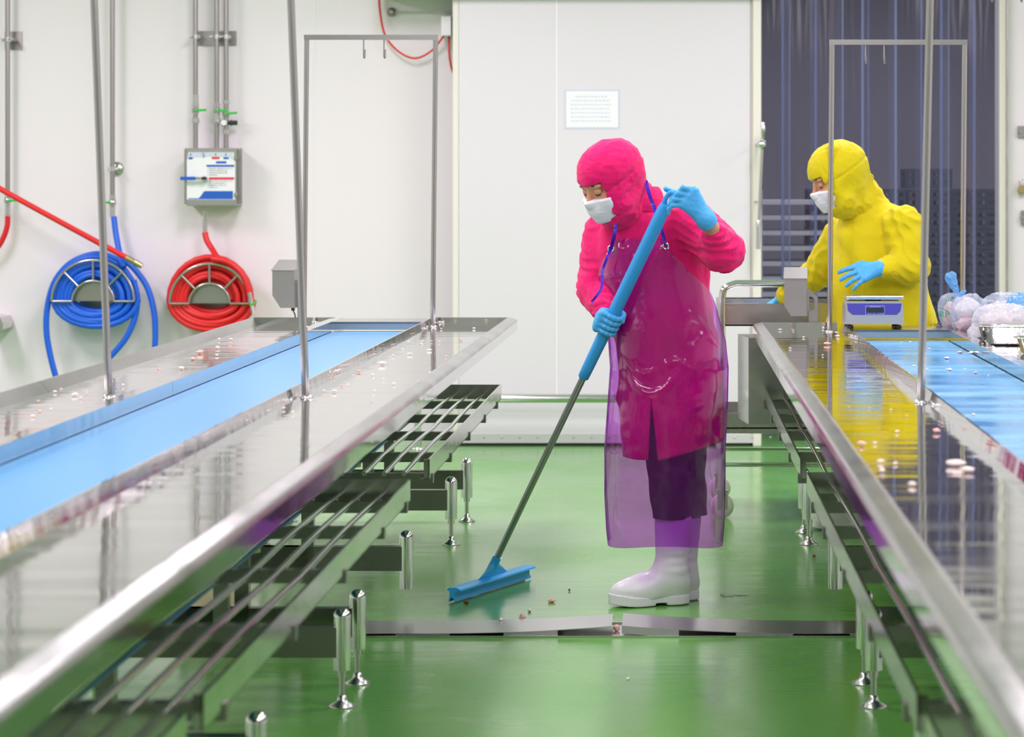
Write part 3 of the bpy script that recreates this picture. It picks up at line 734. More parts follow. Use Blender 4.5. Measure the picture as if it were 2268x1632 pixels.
# ---- squeegee: the pole first, the hands follow it
pTop, pBot = w(1490, 422, 8.83), np.array((-.645, 9.41, .075))
pa = nrm(pTop-pBot); pL = np.linalg.norm(pTop-pBot)
def pp(py):                                           # point of the pole's axis at this pixel row
    lo_, hi_ = 0., pL
    for _ in range(40):
        m_ = (lo_+hi_)/2; q = pBot+pa*m_
        if PY+(H-q[2])*F/q[1] > py: lo_ = m_
        else: hi_ = m_
    return pBot+pa*lo_
sq = empty('squeegee', tuple(pBot*np.array((1, 1, 0))), 'floor squeegee with a blue head, grey pole and long blue grip', 'squeegee'); so_ = pBot*np.array((1, 1, 0))
gb = pp(838)
MB().cyl(pBot, gb, .0115).build('pole', mat('grey_anodised_tube', (.33, .35, .34), .35, .8), sq, so_)
r_ = [(.0135, 0), (.0185, .006), (.0195, .05), (.0205, .14), (.022, .2), (.0222, np.linalg.norm(pTop-gb)-.13), (.021, np.linalg.norm(pTop-gb)-.07), (.017, np.linalg.norm(pTop-gb)-.052)]
gp = MB().lathe(gb, r_, 20, pa)
# flattened top end with the hanging hole
e1 = np.cross(pa, (0, 1, 0)); e1 = nrm(e1); e1 = e1 if e1[0] > 0 else -e1; e2 = np.cross(pa, e1); e2 = e2 if e2[1] < 0 else -e2
c0 = pTop-pa*.072; tl = np.linalg.norm(pTop-gb)
ringp = [c0+pa*(.036+.029*math.sin(t))+e1*(.0095*math.cos(t)) for t in np.linspace(0, 2*math.pi, 22)[:-1]]
gp.tube(ringp, .0078, 10, closed=True)
gp.build('grip', M['pole_blue'], sq, so_, label='light blue plastic grip with a hanging hole')
hl, hr = np.array((-.757, 9.13, 0)), np.array((-.533, 9.69, 0)); hd = nrm(hr-hl); hn = np.array((hd[1], -hd[0], 0)); hn = hn if hn[1] < 0 else -hn
hc_ = (hl+hr)/2
def hq(a, b, z): return hc_+hd*a+hn*b+np.array((0, 0, z))
hm = MB(); hw = np.linalg.norm(hr-hl)/2
prof = [(-.022, .042), (-.016, .050), (.012, .052), (.028, .046), (.030, .041), (.018, .040), (.006, .037), (.005, .020), (.012, .006), (.009, .004), (.0, .016), (-.006, .018), (-.013, .004), (-.016, .006), (-.012, .022), (-.012, .038)]
n = len(prof); vs = [hq(-hw, b, z) for b, z in prof]+[hq(hw, b, z) for b, z in prof]
hm.add(vs, [(i, (i+1) % n, n+(i+1) % n, n+i) for i in range(n)]+[tuple(range(n))[::-1], tuple(range(n, 2*n))])
hm.cyl(pBot-pa*.03, pBot+pa*.055, .0175, .0150)
for s in (-1, 1):
    vs = [hq(s*.12, .004, .05), hq(0, .012, .05), pBot+pa*.02+hn*.012, pBot+pa*.04, hq(0, -.01, .05), pBot+pa*.02-hn*.012]
    hm.add(vs, [(0, 1, 2), (0, 2, 3), (0, 3, 5), (0, 5, 4), (1, 0, 4)])
hm.build('head', M['squeegee'], sq, so_, label='blue double-bladed rubber head')

# ---- gloves of the worker in pink
gR = pp(712)
fing = []
for i, (r, a1) in enumerate(((.0098, 15), (.0102, 5), (.0098, 10), (.0088, 25))):
    c = gR+pa*(.030-.0205*i); R_ = .0305
    angs = np.radians(np.linspace(205, 355+a1*.3, 7)); pts = [c+R_*(e1*math.cos(t)-e2*math.sin(t)) for t in angs]
    pts[0] = c+(R_+.004)*(e1*math.cos(angs[0])-e2*math.sin(angs[0]))-pa*.004
    fing.append([(pts[j], pts[j+1], r*(1.05-.03*j), r*(1.05-.03*(j+1))) for j in range(6)])
kn = [s[0][0] for s in fing]
th0 = wrR*.5+kn[0]*.5+e1*.01
thumb = [(th0+.006*pa, gR+pa*.046-e1*.012-e2*.030, .013, .012), (gR+pa*.046-e1*.012-e2*.030, gR+pa*.036+e1*.030-e2*.016, .0115, .0105), (gR+pa*.036+e1*.030-e2*.016, gR+pa*.022+e1*.036+e2*.006, .0105, .009)]
palm = [(wrR, k_, .019, .0145) for k_ in kn]
glove_obj('glove', fing+[thumb], palm, (wrR, wrR-nrm(wrR-elR)*.03, .026, .031), pk, base, 'blue glove gripping the middle of the pole')
W = wrL+nrm(wrL-elL)*.012+np.array((-.004, -.004, .0))
f_ = nrm(np.array((-.62, -.12, .75))); l_ = np.array((0, -.15, 1.)); l_ = nrm(l_-f_*np.dot(l_, f_)); n_ = np.cross(l_, f_); n_ = n_ if n_[0] < 0 and n_[1] > -1 else -n_
n2 = nrm(np.array((-.75, .55, -.35)))
fing = []; kns = []
for i, (L, r) in enumerate((((.040, .026, .020), .0100), ((.043, .028, .021), .0104), ((.040, .026, .020), .0100), ((.032, .020, .018), .0090))):
    kp_ = W+f_*(.094-.004*i)+l_*(.030-.0195*i)*1.05+np.array((0, -.004, 0)); kns.append(kp_)
    fd_ = nrm(f_*.35+np.array((-.85, -.10, .1-.08*i))); fing.append(finger(kp_, fd_, nrm(np.array((-.15, .45, -.88))), L, (math.radians(6), math.radians(48), math.radians(38)), r))
tb = W+f_*.03+l_*.022+np.array((-.012, .012, 0))
thumb = [(tb, pTop+np.array((.020, .034, -.01)), .0145, .0125), (pTop+np.array((.020, .034, -.01)), pTop+np.array((-.004, .030, -.004)), .012, .0105), (pTop+np.array((-.004, .030, -.004)), pTop+np.array((-.022, .022, .006)), .0105, .009)]
palm = [(W, k_, .0215, .0135) for k_ in kns]
glove_obj('glove', fing+[thumb], palm, (W, W+nrm(elL-wrL)*.022, .027, .031), pk, base, 'blue glove holding the top of the pole')

# ---- vinyl apron
AR = [(528, 1442, 120, .128, -43, 15), (545, 1442, 121, .131, -45, 17), (575, 1442, 124, .136, -55, 28), (610, 1446, 125, .138, -68, 44), (650, 1456, 121, .138, -84, 68), (700, 1466, 121, .140, -98, 90), (760, 1478, 126, .147, -104, 98),
      (820, 1483, 127, .154, -106, 103), (900, 1479, 129, .160, -106, 104), (1000, 1472, 130, .160, -106, 104), (1100, 1471, 129, .157, -106, 104), (1180, 1473, 126, .153, -106, 104), (1212, 1474, 123, .150, -106, 104)]
ap = np.array(AR, float); NV, NU = 120, 90; vs = []
for j in range(NV+1):
    py = 528+(1213-528)*j/NV
    cxp, apx, b_, p0, p1 = [np.interp(py, ap[:, 0], ap[:, k]) for k in range(1, 6)]
    z = zz(py, 9.02)
    for i in range(NU+1):
        t = i/NU; ph = math.radians(p0+(p1-p0)*t)
        low = max(0, (py-900)/300); mid = math.exp(-((py-830)/60)**2)
        rr = 1+.012*math.sin(5*ph+py*.012)*(.4+low)+.010*math.sin(11*ph-py*.02+1)*low*.5
        for (pc, fc, wd_, dep, sg_, amp) in ((870, -.30, .50, 60, 6, .075), (828, -.42, .34, 26, 5, .045), (800, .10, .30, -22, 8, .030), (905, .25, .5, 20, 12, -.02), (700, .55, .35, -70, 14, .025), (742, .75, .4, -60, 12, .022)):
            u_ = (ph-fc)/wd_
            if abs(u_) < 1: rr += amp*(1-u_*u_)*math.exp(-((py-(pc-dep*u_*u_))/sg_)**2)
        rr += .03*math.exp(-((py-552)/12)**2)*math.sin(9*ph)+.008*math.sin(7*ph+.02*py)*max(0, 1-abs(py-640)/130)
        top = 6*math.sin(t*math.pi) if j < 6 else 0
        cx_ = w(cxp, 0, YB)[0]; a_ = apx*YB/F*1.015+.004
        bot = .006*math.cos(3*ph)*max(0, (py-1120)/90)
        vs.append((cx_+a_*rr*math.sin(ph), 9.15-b_*rr*abs(math.cos(ph))**.85*(1 if math.cos(ph) > 0 else -1), z+bot))
fs = [(j*(NU+1)+i, j*(NU+1)+i+1, (j+1)*(NU+1)+i+1, (j+1)*(NU+1)+i) for j in range(NV) for i in range(NU)]
apo = MB().add(vs, fs, True).build('apron', M['apron'], pk, base, label='purple see-through vinyl apron')
# strap, eyelets
def apv(j, i): return np.array(vs[j*(NU+1)+i])
eL, eR = apv(4, 3)+np.array((0, -.004, 0)), apv(3, NU-3)+np.array((0, -.004, 0))
for e in (eL, eR):
    ring = [e+np.array((.0095*math.cos(t), -.003, .0095*math.sin(t))) for t in np.linspace(0, 2*math.pi, 17)[:-1]]
    MB().tube(ring, .0034, 8, closed=True).build('eyelet', M['chrome'], apo, base)
def ribbon(pts, wd_, name='strap'):
    pts = spline(pts, 8); a = []
    for i, p in enumerate(pts):
        t = nrm(pts[min(i+1, len(pts)-1)]-pts[max(i-1, 0)]); s_ = np.cross(t, (0, 1, .15)); s_ = nrm(s_); tw = .5*math.sin(i*.5)
        s_ = nrm(s_*math.cos(tw)+np.array((0, -1, 0))*math.sin(tw)); a += [p-s_*wd_, p+s_*wd_, p+s_*wd_+np.array((0, .0012, 0)), p-s_*wd_+np.array((0, .0012, 0))]
    f = [(4*i+k, 4*i+(k+1) % 4, 4*i+4+(k+1) % 4, 4*i+4+k) for i in range(len(pts)-1) for k in range(4)]
    return MB().add(a, f).build(name, M['ribbon'], apo, base, label='violet plastic strap')
ribbon([eL, w(1361, 520, 8.985), w(1365, 488, 9.0)], .0065)
ribbon([eR, w(1467, 515, 8.985), w(1452, 470, 8.99), w(1438, 430, 9.0), w(1430, 400, 9.05)], .0065)
ribbon([eL, w(1345, 570, 9.0), w(1335, 600, 9.0), w(1332, 636, 8.98), w(1322, 654, 8.97), w(1310, 669, 8.97)], .0045)

# ---------------------------------------------------------------- worker in yellow
YY = 11.1
yb = (.85, 11.12, 0)
yw = empty('person', yb, 'person in yellow hooded overalls leaning over behind the right conveyor table', 'person', 'workers in hooded overalls')
yf = head_frame(math.radians(75), math.radians(20)); yc = w(1854, 393, 11.02); ys_ = 1.06
ynb = w(1916, 462, 11.12)
ysR, yeR, ywR = w(1868, 520, 11.22), w(1815, 600, 11.34), w(1742, 658, 11.55)
ysL, yeL, ywL = w(1998, 502, 11.02), w(2016, 590, 10.98), w(1958, 594, 10.90)
YS = Stack([(448, 1915, 1965, 11.13, .06), (460, 1885, 2000, 11.13, .085), (480, 1862, 2022, 11.13, .11), (520, 1848, 2034, 11.13, .128), (580, 1842, 2040, 11.13, .132), (640, 1838, 2058, 11.13, .135), (690, 1838, 2074, 11.13, .140), (740, 1838, 2086, 11.13, .145), (900, 1840, 2090, 11.13, .15)], YY)
yS2 = Stack([(455, 1890, 1985, 11.13, .06), (480, 1872, 2010, 11.13, .09), (580, 1855, 2025, 11.13, .11), (900, 1860, 2060, 11.13, .11)], YY, .9)
yh1, yh2 = np.array((.74, 11.10, .52)), np.array((.92, 11.14, .52)); yk1, yk2 = np.array((.74, 11.10, .09)), np.array((.93, 11.15, .09))
def ybody(x, y, z):
    d = head_sdf(x, y, z, yc, yf, ys_)
    d = smin(d, cap(x, y, z, neck_pts(yc, yf, ys_), ynb, .055, .06), .02); d = smin(d, yS2.sdf(x, y, z), .03)
    for a, b, c_ in ((ysR, yeR, ywR), (ysL, yeL, ywL)):
        d = smin(d, caps(x, y, z, [(a, b, .05, .042), (b, c_, .036, .019)], .004), .012)
    for a, b in ((yh1, yk1), (yh2, yk2)):
        d = smin(d, cap(x, y, z, a, b, .075, .035), .03); d = smin(d, cap(x, y, z, b+np.array((.01, 0, -.04)), b+np.array((-.15, 0, -.05)), .034, .026), .02)
    return d
sdf_obj('body', ybody, None, None, None, M['skin'], yw, yb, grid=(np.concatenate([np.arange(.40, .54, .009), np.arange(.54, .72, .0035), np.arange(.72, 1.1, .009)]), np.concatenate([np.arange(10.82, 10.9, .009), np.arange(10.9, 11.14, .0035), np.arange(11.14, 11.66, .009)]), np.concatenate([np.arange(0.01, 1.27, .01), np.arange(1.27, 1.52, .0035), np.arange(1.52, 1.64, .01)])))
for s in (1,):
    pts = [hp(.088-.004*abs(t), s*.032+.016*t, -.008-.004*(1-t*t), yc, yf, ys_) for t in np.linspace(-1, 1, 9)]
    MB().tube(pts, .0022, 6).build('eyelash', M['hair'], yw, yb)
    pts = [hp(.0935-.010*t*t-.004*t, s*(.032+.019*t), .0195+.004*(1-t*t), yc, yf, ys_) for t in np.linspace(-1, 1, 9)]
    MB().tube(pts, .0022, 6).build('eyebrow', M['hair'], yw, yb)
sdf_obj('hood', lambda x, y, z: hood_sdf(x, y, z, yc, yf, ynb+np.array((-.02, -.012, .02)), ys_, 31, .008), yc-.25, yc+.22, .0038, M['yellow'], yw, yb, label='yellow hood covering head and neck')
sdf_obj('face_mask', lambda x, y, z: mask_sdf(x, y, z, yc, yf, ys_), yc-.18, yc+.13, .003, M['mask'], yw, yb, label='white face mask')
kt = w(1920, 392, 11.05)
MB().tube(spline([kt, kt+(.012, 0, .012), kt+(.024, -.005, .004), kt+(.022, -.004, -.012), kt+(.004, 0, -.016)], 6), .003, 8).build('hood_tie', M['yellow'], yw, yb)
def yjacket(x, y, z):
    t = YS.sdf(x, y, z)
    t = smin(t, cap(x, y, z, ynb+np.array((.0, 0, -.02)), ynb+np.array((-.004, 0, .028)), .088, .082), .03)
    fold = wrk(x, y, z, .12, 33, 5, (1, 1, .45)); ar = np.abs(wrk(x, y, z, .06, 38, 4, (.7, .7, 1.2)))
    a1 = caps(x, y, z, [(ysR, yeR, .080, .068), (yeR, ywR, .066, .046)], .02)
    a2 = caps(x, y, z, [(ysL, yeL, .086, .076), (yeL, ywL+.05*(yeL-ywL), .072, .046)], .02)
    d = smin(smin(t+.010*fold-.004*np.abs(fold), a1+.015*(ar-.3)+.005*fold, .022), a2+.016*(ar-.3)+.005*fold, .018)
    d = d-.0025*((x > w(1888, 0, YY)[0]) & (x < w(1912, 0, YY)[0]) & (y < 11.05))
    return np.maximum(np.maximum(d, zz(890, YY)-z), -np.maximum(YS.sdf(x, y, z)+.026, z-zz(780, YY)))
yj = sdf_obj('jacket', yjacket, (.40, 10.80, .48), (1.14, 11.66, 1.42), .006, M['yellow'], yw, yb, label='yellow work jacket')
d_ = nrm(yeL-ywL)
sdf_obj('cuff', lambda x, y, z: cap(x, y, z, ywL-d_*.004, ywL+d_*.022, .040, .052)+.0045*np.abs(wrk(x, y, z, .02, 4, 4)), ywL-.09, ywL+.09, .0035, M['yellow'], yj, yb)
def ytr(x, y, z):
    d = smin(cap(x, y, z, yh1, yk1+np.array((0, 0, .02)), .10, .07), cap(x, y, z, yh2, yk2+np.array((0, 0, .02)), .10, .07), .02)
    return d+.004*wrk(x, y, z, .1, 40)
sdf_obj('trousers', ytr, (.58, 10.94, .03), (1.08, 11.32, .66), .007, M['trouser'], yw, yb, label='dark trousers')
make_boot((.80, 11.10, 0), (.56, 11.10, 0), .24, yw, yb); make_boot((.99, 11.16, 0), (.75, 11.16, 0), .24, yw, yb)
W = ywL+nrm(ywL-yeL)*.02
f_ = nrm(np.array((-.97, -.1, -.22))); l_ = nrm(np.array((-.05, .45, .6))); l_ = nrm(l_-f_*np.dot(f_, l_)); n_ = np.cross(f_, l_); n_ = n_ if n_[2] < 0 else -n_
fing = []; kns = []
for i, (L, r) in enumerate((((.037, .023, .018), .0102), ((.041, .025, .019), .0105), ((.037, .023, .018), .0101), ((.029, .018, .015), .009))):
    kp_ = W+f_*(.088-.005*i)+l_*(.032-.0215*i); kns.append(kp_)
    fing.append(finger(kp_, nrm(f_+l_*(.16-.19*i)), n_, L, (math.radians(8), math.radians(16), math.radians(14)), r))
tb = W+f_*.03+l_*.026
thumb = [(tb, tb+f_*.035+l_*.026+n_*.012, .014, .012), (tb+f_*.035+l_*.026+n_*.012, tb+f_*.070+l_*.030+n_*.022, .0115, .0095)]
glove_obj('glove', fing+[thumb], [(W, k_, .021, .0145) for k_ in kns], (W, W-nrm(ywL-yeL)*.045, .027, .032), yw, yb, 'blue glove with spread fingers above the scale')
W = ywR+nrm(ywR-yeR)*.015
f_ = nrm(np.array((-.80, .3, -.52))); l_ = nrm(np.array((.3, -.6, .4))); l_ = nrm(l_-f_*np.dot(f_, l_)); n_ = np.cross(f_, l_); n_ = n_ if n_[2] < 0 else -n_
fing = []; kns = []
for i, (L, r) in enumerate((((.042, .026, .020), .0102), ((.046, .028, .021), .0105), ((.042, .026, .020), .0102), ((.034, .021, .018), .0092))):
    kp_ = W+f_*(.085-.004*i)+l_*(.030-.0205*i); kns.append(kp_); fing.append(finger(kp_, f_, n_, L, (.2, .35, .3), r))
tb = W+f_*.03+l_*.02; thumb = [(tb, tb+f_*.03+l_*.03+n_*.01, .0135, .0115), (tb+f_*.03+l_*.03+n_*.01, tb+f_*.058+l_*.036+n_*.024, .011, .0095)]
glove_obj('glove', fing+[thumb], [(W, k_, .02, .0145) for k_ in kns], (W, W-nrm(ywR-yeR)*.05, .027, .033), yw, yb, 'blue glove reaching into the steel cart')
# ================================================================ things on the back wall
YP = 14.92
def Wp(px, py, Y=YP): return w(px, py, Y)
def pipe_thing(label, px, pyb, segs, group='steel service pipes on the white wall'):
    o = Wp(px, pyb); t = empty('wall_pipe', tuple(o), label, 'pipe', group)
    zt = 3.38
    a = Wp(px, 0); MB().cyl(Wp(px, pyb), (Wp(px, pyb)[0]+.0, YP, zt), .0135).build('tube', M['pipe'], t, o)
    for kind, a, b, r in segs:
        q0, q1 = Wp(px, a), Wp(px, b)
        if kind == 'union': MB().cyl(q0, q1, r, n=8).build('union', M['steel'], t, o)
        if kind == 'valve':
            v = MB().cyl(q0, q1, .018, n=10).ball((q0+q1)/2, .022).build('valve', M['steel'], t, o)
            m = (q0+q1)/2; s = r
            MB().cyl(m, m+(0, -.04, 0), .006).build('stem', M['steel'], v, o)
            MB().obox(m+(s*.036, -.042, .0), np.array((1., 0, .05)), np.array((0, 1., 0)), np.array((-.05, 0, 1.)), .032, .003, .0065).build('handle', M['green'], v, o, bevel=.002, label='green lever handle')
    return t, o
t, o = pipe_thing('steel wall pipe at the far left feeding a red hose', 17, 458, [('union', 430, 455, .017), ('valve', 436, 452, 1), ('union', 455, 480, .0155)])
bp = MB().box(*(Wp(3, 0)[0], Wp(42, 0)[0]), YW-.006, YW, Wp(0, 109)[2], Wp(0, 68)[2]).build('mounting_plate', M['pipe'], t, o, bevel=.001)
MB().cyl(Wp(17, 93), Wp(17, 82), .019).cyl(Wp(6, 87), Wp(6, 87)+(0, -.03, 0), .008).cyl(Wp(28, 87), Wp(28, 87)+(0, -.03, 0), .008).box(Wp(3, 0)[0], Wp(31, 0)[0], YP-.012, YW, Wp(0, 91)[2], Wp(0, 84)[2]).build('clamp', M['steel'], t, o)
MB().tube(spline([Wp(17, 478), Wp(16, 500), Wp(8, 525), Wp(-6, 548), Wp(-30, 566)], 6), .0155, 12).build('hose', M['red_hose'], t, o, label='red hose')
t, o = pipe_thing('single steel wall pipe with round bracket above the blue hose', 249, 462, [('union', 432, 440, .017), ('valve', 441, 456, -1), ('union', 458, 480, .015)])
MB().lathe(Wp(258, 374, YW), [(.042, 0), (.042, .004), (.034, .014), (.018, .020), (.008, .021)], 24, (0, -1, 0)).build('flange', M['steel'], t, o)
MB().cyl(Wp(248, 379), Wp(248, 369), .018).cyl(Wp(240, 374), Wp(262, 374), .008).cyl(Wp(258, 374), Wp(258, 374, YW), .01).build('clamp', M['chrome'], t, o)
t1, o1 = pipe_thing('leftmost of three steel pipes above the instruction box', 433, 334, [('union', 228, 236, .018), ('valve', 237, 252, 1), ('union', 262, 272, .020), ('union', 210, 228, .016)])
t2, o2 = pipe_thing('middle of three steel pipes above the instruction box', 480, 334, [('union', 228, 236, .018), ('valve', 238, 252, 1), ('union', 262, 272, .020), ('union', 252, 262, .017)])
t3, o3 = pipe_thing('rightmost of three steel pipes above the instruction box, with gauge', 501, 334, [('union', 222, 230, .018), ('valve', 246, 256, 1), ('union', 287, 297, .017)])
gq = Wp(498, 272)
MB().lathe(gq, [(.020, .0), (.020, .035), (.016, .037)], 20, (0, -1, 0)).build('gauge', M['steel'], t3, o3)
MB().lathe(gq+(0, -.0375, 0), [(.0155, 0), (.0155, .001)], 20, (0, -1, 0)).box(gq[0]-.001, gq[0]+.001, gq[1]-.0395, gq[1]-.038, gq[2]-.004, gq[2]+.012).build('gauge_face', M['white'], t3, o3)
MB().lathe(Wp(505, 272), [(.012, 0), (.012, .012), (.016, .014), (.016, .022), (.013, .024), (.013, .050), (.011, .052)], 16, (1, 0, 0)).build('regulator', M['lcd'], t3, o3, label='dark blue regulator knob')
# clamp plate shared by the three pipes
cl = empty('clamp_plate', tuple(Wp(470, 84, YW)), 'grey mounting plate with clamps holding three pipes high on the wall', 'bracket'); oc = Wp(470, 84, YW)
MB().box(Wp(423, 0)[0], Wp(519, 0)[0], YW-.006, YW, Wp(0, 100)[2], Wp(0, 67)[2]).build('plate', M['pipe'], cl, oc, bevel=.001)
for px in (433, 480, 501):
    MB().cyl(Wp(px, 86), Wp(px, 77), .019).box(Wp(px-12, 0)[0], Wp(px+10, 0)[0], YP-.004, YP+.008, Wp(0, 84)[2], Wp(0, 79)[2]).cyl(Wp(px-12, 82)+(0, .02, 0), Wp(px-12, 82)+(0, -.03, 0), .006).box(Wp(px-3, 0)[0], Wp(px+3, 0)[0], YP+.008, YW, Wp(0, 86)[2], Wp(0, 77)[2]).build('clamp', M['steel'], cl, oc)
# instruction box
YX = 14.82
bx = empty('valve_box', tuple(Wp(470, 457, YX)), 'steel wall box with instruction panel numbered 5 and blue lever', 'box'); ob = Wp(470, 457, YX)
def bxp(px, py): return w(px, py, YX)
x0, x1, z0, z1 = bxp(413, 0)[0], bxp(524, 0)[0], bxp(0, 456)[2], bxp(0, 328)[2]
MB().box(x0, x1, YX, YW, z0, z1).build('casing', M['box_steel'], bx, ob, bevel=.003)
MB().box(bxp(406, 0)[0], x0, YX+.03, YX+.034, bxp(0, 452)[2], z1).box(x1, bxp(534, 0)[0], YX+.03, YX+.034, bxp(0, 452)[2], z1).build('flange', M['pipe'], bx, ob)
mb = MB()
for px, py in ((410, 331), (529, 331), (411, 447), (529, 449)): mb.lathe(w(px, py, YX+.03), [(.005, 0), (.004, .003), (.001, .004)], 8, (0, -1, 0))
mb.build('screw', M['chrome'], bx, ob)
for py in (349, 431): MB().box(bxp(519, 0)[0], bxp(526, 0)[0], YX-.012, YX+.03, bxp(0, py+5)[2], bxp(0, py-4)[2]).cyl(bxp(521, py)+(0, -.012, 0), bxp(527, py)+(0, -.012, 0), .006).build('latch', M['steel'], bx, ob)
def flat(name, m, poly, dy, par=None, label=None):
    pts = [w(px, py, YX)+(0, -dy, 0) for px, py in poly]; n = len(pts)
    mb = MB(); b = [p+(0, .0006, 0) for p in pts]
    mb.add(pts+b, [tuple(range(n))[::-1], tuple(range(n, 2*n))]+[(i, (i+1) % n, n+(i+1) % n, n+i) for i in range(n)])
    return mb.build(name, m, par or bx, ob, label=label)
pn = flat('panel', M['paper'], [(414, 355), (414, 442), (521, 442), (521, 355), (517, 337), (418, 337)], .002, label='white and blue printed instruction sheet')
arc = [(415+103*t, 355-8*math.sin(math.pi*(t*.9+.05))**.6) for t in np.linspace(0, 1, 14)]
flat('header', M['pale'], [(515, 337), (421, 337), (415, 346)]+arc+[(518, 352)], .0028, pn)
flat('banner', M['blue_print'], [(417, 439), (417, 441), (516, 441), (516, 423), (454, 423), (450, 426), (445, 434), (440, 439)], .0028, pn)
def rect(a, b, c_, d): return [(a, b), (a, d), (c_, d), (c_, b)]
flat('blue_heading', M['blue_print'], rect(457.5, 365, 519, 369.5), .003, pn); flat('red_heading', M['red_print'], rect(463, 392.5, 519, 398), .003, pn)
for q, m in ((rect(418, 348, 427, 353), 'blue_print'), (rect(469, 347.5, 486.5, 352.5), 'red_print'), (rect(495, 348, 506.5, 352.5), 'blue_print'), (rect(478.5, 357, 501.5, 362), 'blue_print')): flat('tag', M[m], q, .003, pn)
for px in (422.4, 477.8, 500.4): flat('arrow', M['dark_print'], [(px-.8, 339.5), (px-1, 344.5), (px, 346), (px+1, 344.5), (px+.8, 339.5)], .0032, pn)
rt = (math.pi/2, 0, 0)
text_obj('numeral', '5', M['blue_print'], .036, w(451, 344.5, YX)+(0, -.0034, 0), rt, bx, ob)
rnd = random.Random(5)
for i, py in enumerate((373, 377.8, 382.6, 387.4, 401, 405.6, 410.2, 415)):
    mb = MB(); x = 463.2; end = (514, 502, 502, 482)[i % 4]
    mb.box(w(459.6, 0, YX)[0], w(460.6, 0, YX)[0], YX-.0034, YX-.0028, w(0, py+1.2, YX)[2], w(0, py-1.2, YX)[2])
    while x < end:
        l_ = rnd.uniform(.6, 1.6); h_ = rnd.uniform(.6, 1.3)
        mb.box(w(x, 0, YX)[0], w(x+l_, 0, YX)[0], YX-.0034, YX-.0028, w(0, py+h_, YX)[2], w(0, py-h_, YX)[2]); x += l_+rnd.choice((.5, .5, .6, 1.8))
    mb.build('text_line', M['grey_print'], pn, ob)
lv = MB().cyl(bxp(455, 396), bxp(455, 396)+(0, -.04, 0), .016, n=8).obox(bxp(447, 395)+(0, -.036, 0), np.array((1., 0, 0)), np.array((0, 1., 0)), np.array((0, 0, 1.)), .035, .004, .007).build('lever', M['steel'], bx, ob, bevel=.002)
MB().obox(bxp(419, 395)+(0, -.037, 0), np.array((1., 0, 0)), np.array((0, 1., 0)), np.array((0, 0, 1.)), .042, .007, .0095).build('lever_grip', M['blue_grip'], lv, ob, bevel=.004, label='blue lever grip')
# hose reels: half-ring wire guards with coils
def reel(col, label, hlabel, cx, cy, ro, ri, coil, ends, cname):
    o = w(cx, cy, YW); t = empty('hose_hanger', tuple(o), label, 'hose hanger', 'wire hose hangers on the white wall')
    Yf = 14.76
    q = lambda px, py, Y=Yf: w(px, py, Y)
    a = np.radians(np.linspace(0, 180, 25))
    g = MB(); g.tube([q(cx+ro*math.cos(s), cy-ro*math.sin(s)) for s in a], .0078, 10).tube([q(cx+ri*math.cos(s), cy-ri*.98*math.sin(s)) for s in a], .0078, 10)
    for s in np.radians((0, 45, 90, 135, 180)): g.tube([q(cx+ri*math.cos(s), cy-ri*math.sin(s)), q(cx+ro*math.cos(s), cy-ro*math.sin(s))], .007, 8)
    g.build('wire_guard', M['brushed'], t, o)
    d = MB(); poly = [(q(cx+(ri-2)*math.cos(s), 0)[0], q(0, cy-(ri-2)*math.sin(s))[2]) for s in a]
    d.prism(poly, 'y', 14.79, YW); d.box(q(cx-ri-6, 0)[0], q(cx+ri+6, 0)[0], YW-.004, YW, q(0, cy+28)[2], q(0, cy-ri)[2]); d.build('drum', M['pipe'], t, o)
    h = empty(cname, tuple(o), hlabel, 'hose', 'coiled hoses on the white wall')
    pts = []; NT = 11; per = 26
    rr = random.Random(len(label))
    for k in range(NT*per+1):
        th = 2*math.pi*k/per; turn = k/per
        lay = int(turn) % 2; lv_ = min(turn, NT-1)/(NT-1)
        f = lv_; jit = 1+.02*math.sin(turn*2.3+1.1)
        rx = (coil[0]+(coil[1]-coil[0])*f)*jit
        up = (coil[2]+(coil[3]-coil[2])*f)*jit; dn = (coil[4]+(coil[5]-coil[4])*f)*jit
        s = math.sin(th); py = coil[7]-(up if s > 0 else dn)*s
        pts.append(w(coil[6]+rx*math.cos(th)+2*math.sin(3.1*turn), py, 14.80+.036*math.sin(turn*math.pi*.5+.4*math.sin(th))+.02))
    MB().tube(pts, .0165, 10).build('coil', M[col], h, o)
    for e in ends: MB().tube(spline([w(px, py, 14.80 if len(p_) == 2 else p_[2]) for p_ in e for px, py in (p_[:2],)], 7), .0165, 10).build('tail', M[col], h, o)
    return h, o
reel('blue_hose', 'wire hose hanger carrying the blue hose, behind the left table', 'blue hose coiled on its wire hanger with ends hanging down', 206, 667, 91, 46,
     (46, 93, 42, 94, 24, 60, 210, 662), [
        [(252, 480, 14.92), (257, 520, 14.9), (265, 560, 14.86), (274, 590, 14.78), (262, 572, 14.8)],
        [(262, 575), (215, 562), (160, 580), (122, 622), (105, 680), (103, 735), (112, 790), (128, 850)],
        [(270, 572), (298, 596), (326, 636), (341, 690), (344, 740), (342, 790)],
        [(296, 620), (304, 660), (298, 706), (278, 750), (246, 788), (235, 796)]], 'water_hose')
h, o = reel('red_hose', 'wire hose hanger carrying the red hose, below the instruction box', 'red hose coiled on its wire hanger below the instruction box', 464, 672, 88, 45,
     (46, 93, 40, 96, 22, 66, 466, 664), [[(454, 515, 14.86), (458, 532, 14.85), (470, 552, 14.83), (482, 570, 14.78), (500, 585, 14.76)],
        [(470, 573, 14.74), (505, 580, 14.72), (535, 605, 14.71), (550, 640, 14.71), (555, 662, 14.71)]], 'water_hose')
